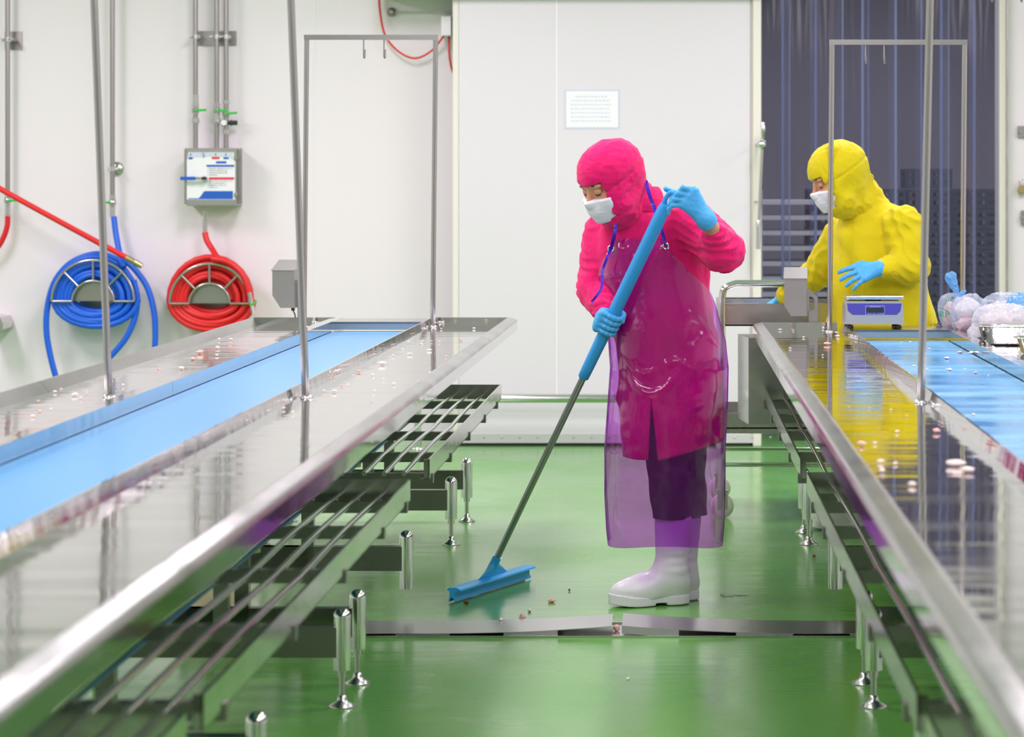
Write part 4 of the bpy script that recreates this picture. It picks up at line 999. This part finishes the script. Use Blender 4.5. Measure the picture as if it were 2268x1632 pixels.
MB().cyl(w(454, 468, 14.86), w(454, 486, 14.86), .011, .008).cyl(w(454, 486, 14.86), w(454, 497, 14.86), .012, n=6).cyl(w(454, 497, 14.86), w(454, 516, 14.86), .0135).build('coupling', M['steel'], h, o)
MB().cyl(w(552, 648, 14.70), w(556, 668, 14.70), .012).cyl(w(556, 668, 14.70), w(562, 694, 14.70), .010, .013).build('nozzle', M['chrome'], h, o)
MB().obox(w(561, 672, 14.69), nrm((.9, 0, .45)), np.array((0, 1., 0)), nrm((-.45, 0, .9)), .02, .016, .006).build('tie', M['green'], h, o, bevel=.002, label='green strap')
# straight red hose with coupling slung across the wall
rl = empty('spray_hose', tuple(w(160, 500, 14.68)), 'taut red hose with metal end fitting crossing in front of the blue coil', 'hose'); ol = w(160, 500, 14.68)
p0, p1 = w(-60, 383, 14.7), w(279, 570, 14.68); dd = nrm(p1-p0)
MB().tube(spline([p0, w(0, 418, 14.7), w(140, 495, 14.68), p1], 6), .0155, 12).build('hose', M['red_hose'], rl, ol)
MB().cyl(p1, p1+dd*.045, .0165).cyl(p1+dd*.045, p1+dd*.055, .011).cyl(p1+dd*.055, p1+dd*.10, .018, .014).build('coupling', M['brass'], rl, ol)
# red cable and its box, round mount with rod (upper left of the sliding door)
cb = empty('cable_box', tuple(w(992, 58, 14.94)), 'white plastic box with a red cable at the edge of the door', 'box'); ocb = w(992, 58, 14.94)
MB().box(w(979, 0, 14.9)[0], w(1001, 0, 14.9)[0], 14.84, YW, w(0, 80, 14.9)[2], w(0, 37, 14.9)[2]).build('casing', M['white'], cb, ocb, bevel=.003)
MB().tube(spline([w(838, -40, 14.96), w(841, 20, 14.96), w(852, 75, 14.95), (w(880, 112, 14.94)), w(918, 129, 14.93), w(955, 113, 14.92), w(984, 78, 14.9)], 8), .006, 8).build('cable', M['red_cable'], cb, ocb, label='red looping cable')
MB().tube(spline([w(994, 80, 14.92), w(995, 120, 14.92), w(998, 142, 14.93), w(1003, 160, 14.95)], 6), .006, 8).build('cable', M['red_cable'], cb, ocb)
rm = empty('rod_mount', tuple(w(868, 27, YW)), 'round grey wall knob with a thin horizontal rod near the ceiling', 'mount'); orm = w(868, 27, YW)
MB().lathe(w(868, 27, YW), [(.026, 0), (.026, .015), (.02, .03), (.008, .036)], 20, (0, -1, 0)).build('knob', M['pipe'], rm, orm)
MB().cyl(w(868, 27, YW-.02), w(1000, 27, YW-.02), .004).build('rod', M['steel'], rm, orm)
# header box above the door track: it shades the wall
hd_ = MB().box(w(850, 0, YW)[0], w(1700, 0, YW)[0], YW-.42, YW-.01, 2.445, 2.75)
tag(hd_.build('track_cover', M['steel'], bevel=.004), 'steel cover over the sliding door track near the ceiling', 'cover')
# notice
nt = empty('notice', tuple(w(1311, 242, YD)), 'laminated white notice taped to the white sliding door', 'notice'); on = w(1311, 242, YD)
MB().box(w(1250, 0, YD)[0], w(1373, 0, YD)[0], YD-.0015, YD-.0003, w(0, 286, YD)[2], w(0, 198, YD)[2]).build('laminate', M['faint_print'], nt, on)
MB().box(w(1254, 0, YD)[0], w(1369, 0, YD)[0], YD-.0025, YD-.0016, w(0, 282, YD)[2], w(0, 202, YD)[2]).build('sheet', M['paper'], nt, on)
mb = MB(); rnd = random.Random(9)
for k, py in enumerate((214, 223, 232, 241, 250, 259, 268)):
    x = 1264+(10 if k == 0 else 0)
    while x < (1350 if k else 1340):
        l_ = rnd.uniform(3, 8); mb.box(w(x, 0, YD)[0], w(x+l_, 0, YD)[0], YD-.003, YD-.0026, w(0, py+1.2, YD)[2], w(0, py-1.2, YD)[2]); x += l_+2
mb.build('text_line', M['faint_print'], nt, on)
# steel box at the left edge of the picture
db = MB().prism([(w(-30, 0, 14.8)[0], w(0, 697, 14.8)[2]), (w(4, 0, 14.8)[0], w(0, 702, 14.8)[2]), (w(11, 0, 14.8)[0], w(0, 716, 14.8)[2]), (w(10, 0, 14.8)[0], w(0, 728, 14.8)[2]), (w(-2, 0, 14.8)[0], w(0, 735, 14.8)[2]), (w(-30, 0, 14.8)[0], w(0, 735, 14.8)[2])], 'y', 14.76, YW)
tag(db.build('dispenser', M['steel'], bevel=.003), 'rounded steel dispenser low on the wall at the far left', 'dispenser')
# fittings on the wall right of the doorway
for nm, lab, cat, px0, px1, py0, py1, m in (('hinge_plate', 'small grey hinge plate right of the doorway', 'hinge', 2254, 2290, 279, 304, 'pipe'), ('latch_plate', 'grey latch plate below the padlock right of the doorway', 'latch', 2261, 2292, 466, 498, 'pipe')):
    t = empty(nm, tuple(w((px0+px1)/2, (py0+py1)/2, YW)), lab, cat); o_ = w((px0+px1)/2, (py0+py1)/2, YW)
    MB().box(w(px0, 0, YW)[0], w(px1, 0, YW)[0], YW-.02, YW, w(0, py1, YW)[2], w(0, py0, YW)[2]).build('plate', M[m], t, o_, bevel=.002)
    MB().lathe(w((px0+2262)/2+2, (py0+py1)/2, YW-.02), [(.012, 0), (.012, .008), (.006, .012)], 12, (0, -1, 0)).build('bolt', M['steel'], t, o_)
t = empty('padlock', tuple(w(2264, 415, YW)), 'brass padlock hanging right of the doorway', 'padlock'); o_ = w(2264, 415, YW)
MB().obox(w(2266, 419, YW-.03), nrm((1, 0, -.25)), np.array((0, 1., 0)), nrm((.25, 0, 1)), .028, .012, .022).build('lock_body', M['brass'], t, o_, bevel=.004)
MB().tube(spline([w(2260, 410, YW-.03), w(2258, 402, YW-.03), w(2264, 398, YW-.03), w(2270, 402, YW-.03), w(2270, 410, YW-.03)], 5), .004, 8).build('shackle', M['chrome'], t, o_)

# ================================================================ cart behind the right table
YC = 11.5
ct = empty('service_cart', (.48, 11.8, 0), 'stainless steel tray cart with tubular handle behind the right table', 'cart'); oc = (.48, 11.8, 0)
cx0, cx1 = w(1604, 0, YC)[0], w(1888, 0, YC)[0]
zt, zb_ = w(0, 672, YC)[2], w(0, 722, YC)[2]
zt2 = zt
mb = MB().box(cx0, cx1, YC, YC+.006, zb_, zt).box(cx0, cx1, YC+.62, YC+.626, zb_, zt+.0).box(cx0, cx0+.006, YC, YC+.62, zb_, zt).box(cx1-.006, cx1, YC, YC+.62, zb_, zt).box(cx0, cx1, YC, YC+.62, zb_, zb_+.006)
mb.box(cx0-.012, cx1+.012, YC-.012, YC+.002, zt-.004, zt).box(cx0-.012, cx1+.012, YC+.62, YC+.636, zt-.004, zt)
mb.build('top_tray', M['steel'], ct, oc)
zs0, zs1 = w(0, 960, YC)[2], w(0, 915, YC)[2]
MB().box(cx0, cx1, YC, YC+.006, zs0, zs1).box(cx0, cx1, YC, YC+.62, zs0+.02, zs0+.026).box(cx0, cx1, YC+.615, YC+.62, zs0, zs1).box(cx0, cx0+.006, YC, YC+.62, zs0, zs1).box(cx1-.006, cx1, YC, YC+.62, zs0, zs1).build('lower_shelf', M['steel'], ct, oc)
hz = w(0, 628, YC-.02)[2]; xa, xb = w(1599, 0, YC)[0], w(1897, 0, YC)[0]
for yy, top in ((YC-.02, True), (YC+.66, False)):
    if top:
        MB().tube([(xa, yy, .13), (xa, yy, hz-.075)]+spline([(xa, yy, hz-.06), (xa+.012, yy, hz-.02), (xa+.06, yy, hz)], 6)+spline([(xb-.06, yy, hz), (xb-.014, yy, hz-.018), (xb, yy, hz-.06)], 6)+[(xb, yy, .13)], .0155, 14).build('handle_frame', M['chrome'], ct, oc)
    else:
        for x in (xa, xb): MB().cyl((x, yy, .13), (x, yy, zt), .0155).build('post', M['chrome'], ct, oc)
for yy in (YC-.02, YC+.66): MB().cyl((xa, yy, .225), (xb, yy, .225), .009).build('stretcher', M['chrome'], ct, oc)
for x in (xa, xb):
    MB().cyl((x, YC-.02, .225), (x, YC+.66, .225), .009).cyl((x, YC-.02, zs1-.01), (x, YC+.66, zs1-.01), .008).cyl((x, YC-.02, zt-.02), (x, YC+.66, zt-.02), .008).build('stretcher', M['chrome'], ct, oc)
    for yy in (YC-.02, YC+.66):
        cs = MB().cyl((x, yy, .118), (x, yy, .145), .02).box(x-.025, x+.025, yy-.022, yy+.022, .108, .118).box(x-.02, x+.02, yy-.021, yy-.017, .04, .11).box(x-.02, x+.02, yy+.017, yy+.021, .04, .11).build('caster', M['steel'], ct, oc)
        MB().lathe((x, yy-.014, .051), [(.012, 0), (.049, 0), (.05, .003), (.05, .025), (.049, .028), (.012, .028)], 24, (0, 1, 0)).build('wheel', M['cream'], cs, oc, label='cream rubber wheel')

# ================================================================ scale on the right table
YS_ = 10.52
s0 = w(1935, 728, YS_)
scl = empty('weighing_scale', tuple(s0), 'digital scale with violet front panel on the right table end', 'scale')
zb = .851
def sp(px, py, Y=YS_): return w(px, py, Y)
xl, xr = sp(1871, 0)[0], sp(2003, 0)[0]
for x in (xl+.022, xr-.022):
    for y in (YS_+.03, YS_+.17): MB().lathe((x, y, zb), [(.013, 0), (.015, .003), (.011, .014)], 12).build('foot', M['black'], scl, s0)
ztop, zmid = sp(0, 660)[2], sp(0, 718)[2]
bw = (xr-xl)/2; xm = (xl+xr)/2
prof = [(-bw-.001, zmid), (bw+.001, zmid), (bw+.001, zmid+.006), (bw-.003, zmid+.010), (bw-.004, sp(0, 676)[2]), (bw-.012, sp(0, 667)[2]), (-bw+.012, sp(0, 667)[2]), (-bw+.004, sp(0, 676)[2]), (-bw+.003, zmid+.010), (-bw-.001, zmid+.006)]
MB().prism([(xm+x, z) for x, z in prof], 'y', YS_, YS_+.21).build('casing', M['scale_body'], scl, s0, bevel=.003)
pts = [(1876, 672), (1878, 688), (1888, 697), (1986, 697), (1994, 689), (1997, 672)]
def fl(poly, dy, name, m, par): 
    p = [sp(*q)+(0, -dy, 0) for q in poly]; n = len(p); b = [q+(0, .001, 0) for q in p]
    return MB().add(p+b, [tuple(range(n))[::-1], tuple(range(n, 2*n))]+[(i, (i+1) % n, n+(i+1) % n, n+i) for i in range(n)]).build(name, m, par, s0)
pn2 = fl(pts[::-1], .0015, 'front_panel', M['scale_panel'], scl)
fl([(1917, 677), (1917, 697), (1959, 697), (1959, 677)][::-1], .002, 'bezel', M['faint_print'], pn2); fl([(1917.6, 677.6), (1917.6, 696.4), (1958.4, 696.4), (1958.4, 677.6)][::-1], .0025, 'bezel_inset', M['scale_panel'], pn2)
fl([(1918.5, 681.5), (1918.5, 692), (1958, 692), (1958, 681.5)][::-1], .003, 'display', M['lcd'], pn2)
mb = MB()
for px in (1922, 1927, 1935, 1945, 1950, 1954): mb.box(sp(px, 0)[0], sp(px+2, 0)[0], YS_-.0035, YS_-.0026, sp(0, 695)[2], sp(0, 694)[2])
for px in range(1926, 1950, 3): mb.box(sp(px, 0)[0], sp(px+2.2, 0)[0], YS_-.0035, YS_-.0026, sp(0, 679.8)[2], sp(0, 679)[2])
mb.build('lettering', M['pale'], pn2, s0)
MB().box(xm-.03, xm+.03, YS_+.07, YS_+.13, sp(0, 667)[2], sp(0, 664)[2]).build('column', M['black'], scl, s0)
MB().box(sp(1874, 0)[0], sp(2002, 0)[0], YS_+.0, YS_+.20, sp(0, 663.5)[2], sp(0, 656)[2]).build('platter', M['chrome'], scl, s0, bevel=.003)

# ================================================================ bags and foil trays on the far tray of the right table
bagY = 10.6
def bag(label, c, r, seed, m, group, amp=.02, extra=None):
    c = np.array(c); r = np.array(r)
    def fn(x, y, z):
        d = ell(x, y, z, c, r)
        if extra is not None: d = smin(d, extra(x, y, z), .02)
        d = d+1.5*amp*(np.abs(wrk(x, y, z, .085, seed, 5))-.3)+amp*.6*(np.abs(wrk(x, y, z, .035, seed+1, 4))-.25)
        return np.maximum(d, .8205-z)
    return fn
ZT = .8185
def bag_thing(label, c, r, seed, m, extra=None, hi=.12, amp=.018):
    o = (c[0], c[1], ZT); t = empty('plastic_bag', o, label, 'bag', 'plastic bags of meat on the right table')
    fn = bag(label, c, r, seed, m, None, amp, extra)
    sdf_obj('film', fn, np.array(c)-r-.05, np.array(c)+r+.05+(0, 0, hi), .0055, M[m], t, o)
    return t, o
def lump(t, o, c, r, seed, m='meat_red', lam=.045, amp=.35):
    fn = lambda x, y, z: ell(x, y, z, c, r)+min(r)*amp*wrk(x, y, z, lam, seed, 4)
    sdf_obj('meat', fn, np.array(c)-np.array(r)*1.6, np.array(c)+np.array(r)*1.6, .006, M[m], t, o)
q = lambda px, py, Y=bagY: w(px, py, Y)
# tied bag standing at the back left
c = q(2104, 690, 10.68); nk = q(2122, 657, 10.68)
t, o = bag_thing('bag tied off with a blue twisted top, leftmost of the bags', c, np.array((.042, .06, .075)), 51, 'bag', lambda x, y, z: cap(x, y, z, c+(.0, 0, .03), nk, .045, .014), .08, .008)
lump(t, o, c+(.004, .0, -.01), (.028, .042, .05), 52)
def topf(x, y, z):
    a, b = nk, q(2106, 614, 10.68)
    return np.maximum(cap(x, y, z, a, b, .010, .026)+.008*np.abs(wrk(x, y, z, .03, 55, 4)), -1)
sdf_obj('twisted_top', topf, q(2092, 664, 10.68)-(.03, .06, .02), q(2138, 600, 10.68)+(.03, .06, .02), .004, M['bag_blue'], t, o, label='blue twisted bag neck')
sdf_obj('knot', lambda x, y, z: cap(x, y, z, nk, q(2136, 645, 10.68), .012, .008)+.004*wrk(x, y, z, .02, 57), nk-(.05, .04, .04), nk+(.06, .04, .05), .004, M['bag_blue'], t, o)
fy = 10.605
text_obj('print', 'RF', M['bag_print'], .036, q(2091, 697, fy)+(0, -.004, 0), (math.pi/2, 0, -.25), t, o)
MB().tube(spline([q(2083, 682, fy), q(2097, 688, fy), q(2105, 700, fy), q(2107, 708, fy)], 6), .0018, 6).tube([q(2093, 674, fy+.01), q(2097, 664, fy+.02)], .0018, 6).tube([q(2101, 667, fy+.02), q(2102, 660, fy+.03)], .0018, 6).tube([q(2106, 665, fy+.02), q(2109, 657, fy+.035), q(2111, 663, fy+.03), q(2114, 655, fy+.04)], .0018, 6).build('print', M['bag_print'], t, o, label='green printed ring and letters')
# big clear bag of pink meat
c = q(2140, 698, 10.55)
t, o = bag_thing('clear bulging bag showing pink meat, beside the tied bag', c, np.array((.060, .08, .078)), 61, 'bag', lambda x, y, z: ell(x, y, z, c+(.035, .04, .035), (.055, .07, .045)), .02, .012)
lump(t, o, c+(-.004, -.01, -.038), (.040, .052, .028), 62, 'meat_red', .04, .4); lump(t, o, c+(.01, .02, .025), (.048, .05, .042), 63, 'meat', .06, .2)
# white bag in front and blue-tinted bags behind
c = q(2222, 706, 10.45)
t, o = bag_thing('large crumpled white bag behind the foil trays', c, np.array((.125, .10, .058)), 71, 'bag_white', lambda x, y, z: cap(x, y, z, c+(-.07, -.02, -.03), c+(-.125, -.06, -.055), .035, .02), .02, .014)
lump(t, o, c+(0, 0, -.01), (.10, .08, .04), 72, 'meat', .08, .15)
mb = MB()
for k, (a, b, cc, d) in enumerate(((2202, 700, 2216, 703), (2203, 706, 2224, 709), (2202, 711, 2228, 713))): mb.box(q(a, 0, 10.36)[0], q(cc, 0, 10.36)[0], 10.352, 10.356, q(0, d, 10.36)[2], q(0, b, 10.36)[2])
c = q(2222, 682, 10.72)
t, o = bag_thing('blue tinted bag with green print behind the white bag', c, np.array((.085, .08, .062)), 81, 'bag', None, .02, .012)
lump(t, o, c+(0, 0, -.01), (.06, .055, .04), 82, 'meat', .06, .2)
mb = MB()
fz = 10.655
for pl in ([(2208, 674), (2212, 672), (2214, 684)], [(2221, 678), (2227, 676), (2228, 686), (2222, 687), (2221, 678)], [(2218, 690), (2230, 692)]): mb.tube([q(a, b, fz-.002*k) for k, (a, b) in enumerate(pl)], .0028, 6)
mb.build('print', M['bag_print'], t, o, label='green printed lettering')
c = q(2266, 692, 10.62)
t, o = bag_thing('blue tinted bag cut off by the right edge of the picture', c, np.array((.075, .08, .075)), 91, 'bag_blue', None, .02, .014)
lump(t, o, c+(0, 0, -.01), (.05, .055, .05), 92, 'meat', .06, .2)
# foil trays
def foil_tray(label, px0, px1, pyt, pyb, Y, rot):
    zt = q(0, pyt, Y)[2]; zb = ZT+.001; wd_ = (q(px1, 0, Y)-q(px0, 0, Y))[0]; dp = .20
    c = np.array(((q(px0, 0, Y)[0]+q(px1, 0, Y)[0])/2, Y+dp/2, zb)); o = tuple(c)
    t = empty('foil_tray', o, label, 'tray', 'aluminium foil trays on the right table', rot)
    n = 64; rings = []
    for (ins, z, fl) in ((0, zt-zb+.002, 0), (.004, zt-zb+.003, 0), (.012, zt-zb, 0), (.014, zt-zb-.003, 1), (.028, .008, 1), (.036, .001, 1), (.10, .003, 0)):
        a, b = wd_/2-ins, dp/2-ins
        for j in range(n):
            th = 2*math.pi*j/n; e = 5.0; cth, sth = math.cos(th), math.sin(th)
            k = (abs(cth)**e+abs(sth)**e)**(-1/e); fl_ = 1-.02*fl*(j % 2)
            rings.append((a*cth*k*fl_, b*sth*k*fl_, z))
    fs = [(i*n+j, i*n+(j+1) % n, (i+1)*n+(j+1) % n, (i+1)*n+j) for i in range(6) for j in range(n)]+[tuple(range(6*n, 7*n))]
    b = MB().add(rings, fs, True).build('pan', M['foil'], t)
    m = b.modifiers.new('thickness', 'SOLIDIFY'); m.thickness = .0008; m.offset = -1
    return t
foil_tray('aluminium foil tray standing in front of the white bag', 2168, 2330, 725, 772, 9.93, -.03)
foil_tray('aluminium foil tray cut off at the right edge, nearest the camera', 2254, 2400, 752, 800, 9.35, -.02)

# ================================================================ floor drain
YD0, YD1 = 8.43, 8.70
dr = empty('floor_drain', (-.1, 8.56, 0), 'long steel floor drain channel with warped cover plates', 'drain'); od = (-.1, 8.56, 0)
MB().box(-2.4, 1.9, YD0-.006, YD0+.012, .0005, .006).box(-2.4, 1.9, YD1-.012, YD1+.004, .0005, .006).box(-2.4, 1.9, YD0, YD1, .0004, .0008).build('channel', M['steel'], dr, od)
def cover(xa, xb, la, lb):
    n = 24; vs = []; prof = [(YD0+.004, -.022), (YD0+.006, 0), (YD1-.016, 0), (YD1-.016, -.012)]
    for i in range(n+1):
        t = i/n; z = .010+la*max(0, 1-t*2.4)**2+lb*max(0, 1-(1-t)*2.4)**2
        vs += [(xa+(xb-xa)*t, y, max(.001, z+dz) if dz else z) for y, dz in prof]
    fs = [(4*i+k, 4*i+k+1, 4*i+5+k, 4*i+4+k) for i in range(n) for k in (1,)]
    for i in range(n):
        if (i//3) % 2 == 0: fs.append((4*i, 4*i+1, 4*i+5, 4*i+4))
        fs.append((4*i+2, 4*i+3, 4*i+7, 4*i+6))
    c = MB().add(vs, fs).build('cover_plate', M['cover'], dr, od)
    m = c.modifiers.new('thickness', 'SOLIDIFY'); m.thickness = .002; m.offset = -1
xg0, xg1 = w(1356, 0, 8.5)[0], w(1378, 0, 8.5)[0]
cover(-1.55, xg0, 0, .022); cover(xg1, 1.25, .024, 0); cover(-2.38, -1.556, 0, 0); cover(1.256, 1.89, 0, 0)
hx_ = w(1230, 0, 8.55)[0]
MB().lathe((hx_, 8.56, .0107), [(.026, 0), (.026, .0006)], 20).build('lift_hole', M['black'], dr, od)
# shallow water puddles
def puddle(label, px, py, rx, ry, seed, z=.0005):
    c = wz(px, py, 0); r = random.Random(seed); n = 26; pts = []
    for j in range(n):
        t = 2*math.pi*j/n; k = r.uniform(.6, 1.15); pts.append((c[0]+rx*k*math.cos(t), c[1]+ry*k*math.sin(t)))
    mb = MB().prism(pts, 'z', z, z+.0012)
    tag(mb.build('puddle', M['water']), label, 'puddle', 'water on the green floor')
puddle('larger water splash on the green floor right of the boots', 1612, 1318, .028, .04, 1); puddle('small water splash beside the larger one right of the boots', 1643, 1317, .022, .035, 2)

# ================================================================ scraps
rnd = random.Random(17)
protos = []
def scrap_mesh(seed, m):
    r = random.Random(seed); b = MB(); n, k = 12, 8; f = [r.uniform(0, 6) for _ in range(8)]
    for i in range(k+1):
        p = math.pi*i/k
        for j in range(n):
            t = 2*math.pi*j/n; s = 1+.28*math.sin(2*t+f[0])*math.sin(p)+.2*math.sin(3*t+2*p+f[1])+.15*math.sin(4*p+f[2]+t)
            b.v.append((s*math.sin(p)*math.cos(t), .62*s*math.sin(p)*math.sin(t), .5+.5*math.cos(p)*(1+.2*math.sin(2*t+f[3]))))
    b.f = [(i*n+j, (i+1)*n+j, (i+1)*n+(j+1) % n, i*n+(j+1) % n) for i in range(k) for j in range(n)]; b.sm = [True]*len(b.f)
    return b, m
for s in range(6): protos.append(scrap_mesh(s, M['meat'] if s % 3 else M['meat_red']))
pm = [None]*6
def scrap(px, py, Z, wpx, label, group, rng_):
    c = wz(px, py, Z); s = wpx*c[1]/F/2; hpx = None
    s0 = (-.735-(c[0]-.005*c[1])) if c[0] < 0 else (c[0]+.0042*c[1]-.355)
    if not rng_[0] < s0 < rng_[1]: return
    i = rnd.randrange(6)
    if pm[i] is None: o = protos[i][0].build('meat_scrap', protos[i][1]); pm[i] = o
    else: o = pm[i].copy(); C.objects.link(o)
    o.location = (c[0], c[1], Z+.0004); a = s*rnd.uniform(.9, 1.2)
    o.scale = (a, a*rnd.uniform(.9, 1.6), (hpx*c[1]/F if hpx else s*rnd.uniform(.6, 1.0)))
    o.rotation_euler = (0, 0, rnd.uniform(0, 6.28))
    return tag(o, label, 'meat scrap', group)
ZT_ = .8195
A = ('pale meat scrap lying on the tray of the left table nearest the aisle', 'scraps on the aisle side tray of the left table')
for px, py, s in ((935, 756, 6), (973, 757, 6), (956, 756, 5), (905, 758, 7), (865, 766, 5), (872, 771, 5), (908, 785, 10), (932, 761, 7), (1020, 753, 8), (1037, 770, 8), (1047, 769, 8), (1033, 786, 8), (951, 776, 8), (847, 807, 17), (778, 815, 6), (795, 824, 9), (783, 832, 6), (830, 784, 7), (825, 831, 9), (850, 841, 5),
                  (952, 826, 6), (739, 823, 6), (737, 840, 8), (770, 853, 6), (757, 855, 7), (740, 868, 10), (718, 866, 6), (628, 905, 9), (592, 911, 14), (648, 914, 8), (830, 866, 6), (851, 899, 5), (827, 878, 5), (822, 889, 5), (872, 879, 5), (872, 851, 7), (928, 845, 6), (977, 728, 5), (900, 744, 6), (1050, 728, 6), (871, 788, 6), (892, 774, 5), (989, 790, 6)): scrap(px, py, ZT_, s, *A, (.075, .345))
B = ('pale meat scrap lying on the wall side tray of the left table', 'scraps on the wall side tray of the left table')
for px, py, s in ((510, 761, 9), (485, 752, 8), (482, 772, 12), (443, 783, 15), (427, 796, 11), (480, 788, 9), (512, 752, 7), (402, 818, 14), (352, 818, 7), (262, 810, 11), (250, 824, 9), (302, 797, 9), (272, 854, 10), (248, 845, 9), (192, 873, 7), (192, 867, 6), (165, 876, 13), (122, 869, 9), (107, 866, 9), (85, 890, 8), (84, 863, 6), (178, 883, 9), (113, 907, 8), (88, 911, 8), (72, 923, 9), (135, 862, 7), (468, 753, 5), (372, 771, 7), (392, 756, 7), (404, 774, 6), (356, 760, 8), (572, 720, 5), (590, 716, 5)): scrap(px, py, ZT_, s, *B, (.805, 1.08))
D = ('pale meat scrap lying on the wet tray of the right table nearest the aisle', 'scraps on the aisle side tray of the right table')
for px, py, s in ((1770, 729, 10), (1728, 731, 7), (1757, 732, 6), (1832, 763, 11), (1853, 738, 8), (1856, 745, 7), (1857, 752, 5), (1750, 772, 6), (1780, 747, 6), (1822, 787, 5), (1908, 986, 22), (1938, 982, 9), (1973, 908, 5), (2074, 957, 20), (1987, 957, 12), (2008, 922, 6), (1951, 1024, 16), (1953, 1045, 18), (2020, 1075, 22), (2118, 1031, 32), (2143, 1044, 26), (1983, 1028, 12), (2080, 935, 7), (2086, 938, 6), (1881, 902, 6), (1926, 904, 6)): scrap(px, py, ZT_, s, *D, (.075, .345))
E = ('pale meat scrap lying on the wet blue belt of the right table', 'scraps on the wet blue belt')
for px, py, s in ((2058, 774, 9), (2126, 783, 16), (2152, 784, 13), (2097, 795, 14), (2025, 812, 8), (2099, 820, 7), (2104, 821, 12), (2161, 828, 11), (2189, 832, 5), (2156, 920, 12), (2014, 827, 6), (2045, 821, 6), (2000, 822, 6), (1949, 783, 7), (1997, 759, 5), (2016, 758, 5), (2054, 819, 6), (2137, 818, 5)): scrap(px, py, .8105, s, *E, (.37, .73))
for lab, px, py, s, hp_, m in (('curled pink meat scrap on the green floor left of the white boots', 1222, 1334, 14, 7, 'meat_red'), ('upright pink meat scrap standing by the drain cover', 1156, 1377, 13, 18, 'meat_red'), ('small pale scrap on the floor just behind the drain', 1173, 1355, 10, 7, 'meat'), ('pale crumb lying on the steel drain cover', 1109, 1384, 9, 7, 'meat'),
                         ('brown crumb on the floor under the squeegee head', 1033, 1338, 10, 8, 'crumb'), ('tiny dark crumb on the floor between squeegee and boots', 1261, 1309, 5, 5, 'crumb'), ('tiny pale crumb on the floor in front of the drain', 1391, 1506, 7, 6, 'meat'), ('reddish crumb on the floor beside the right table legs', 1803, 1234, 7, 6, 'crumb'), ('pinkish scrap caught in the gap of the drain covers', 1366, 1398, 14, 14, 'meat_red'), ('pale crumb near the far wall behind the left table', 1052, 982, 6, 5, 'meat'), ('pale crumb on the floor beyond the cart', 1684, 1037, 6, 5, 'meat')):
    c = wz(px, py, 0); i = rnd.randrange(6); b, _ = scrap_mesh(100+px, None); o = b.build('meat_scrap' if m != 'crumb' else 'crumb', M[m])
    s_ = s*c[1]/F/2; o.location = (c[0], c[1], .0125 if 1360 < py < 1400 and px < 1200 and py > 1380 else .0005); o.scale = (s_, s_*1.2, hp_*c[1]/F); o.rotation_euler = (0, 0, .4)
    tag(o, lab, 'meat scrap' if m != 'crumb' else 'crumb')
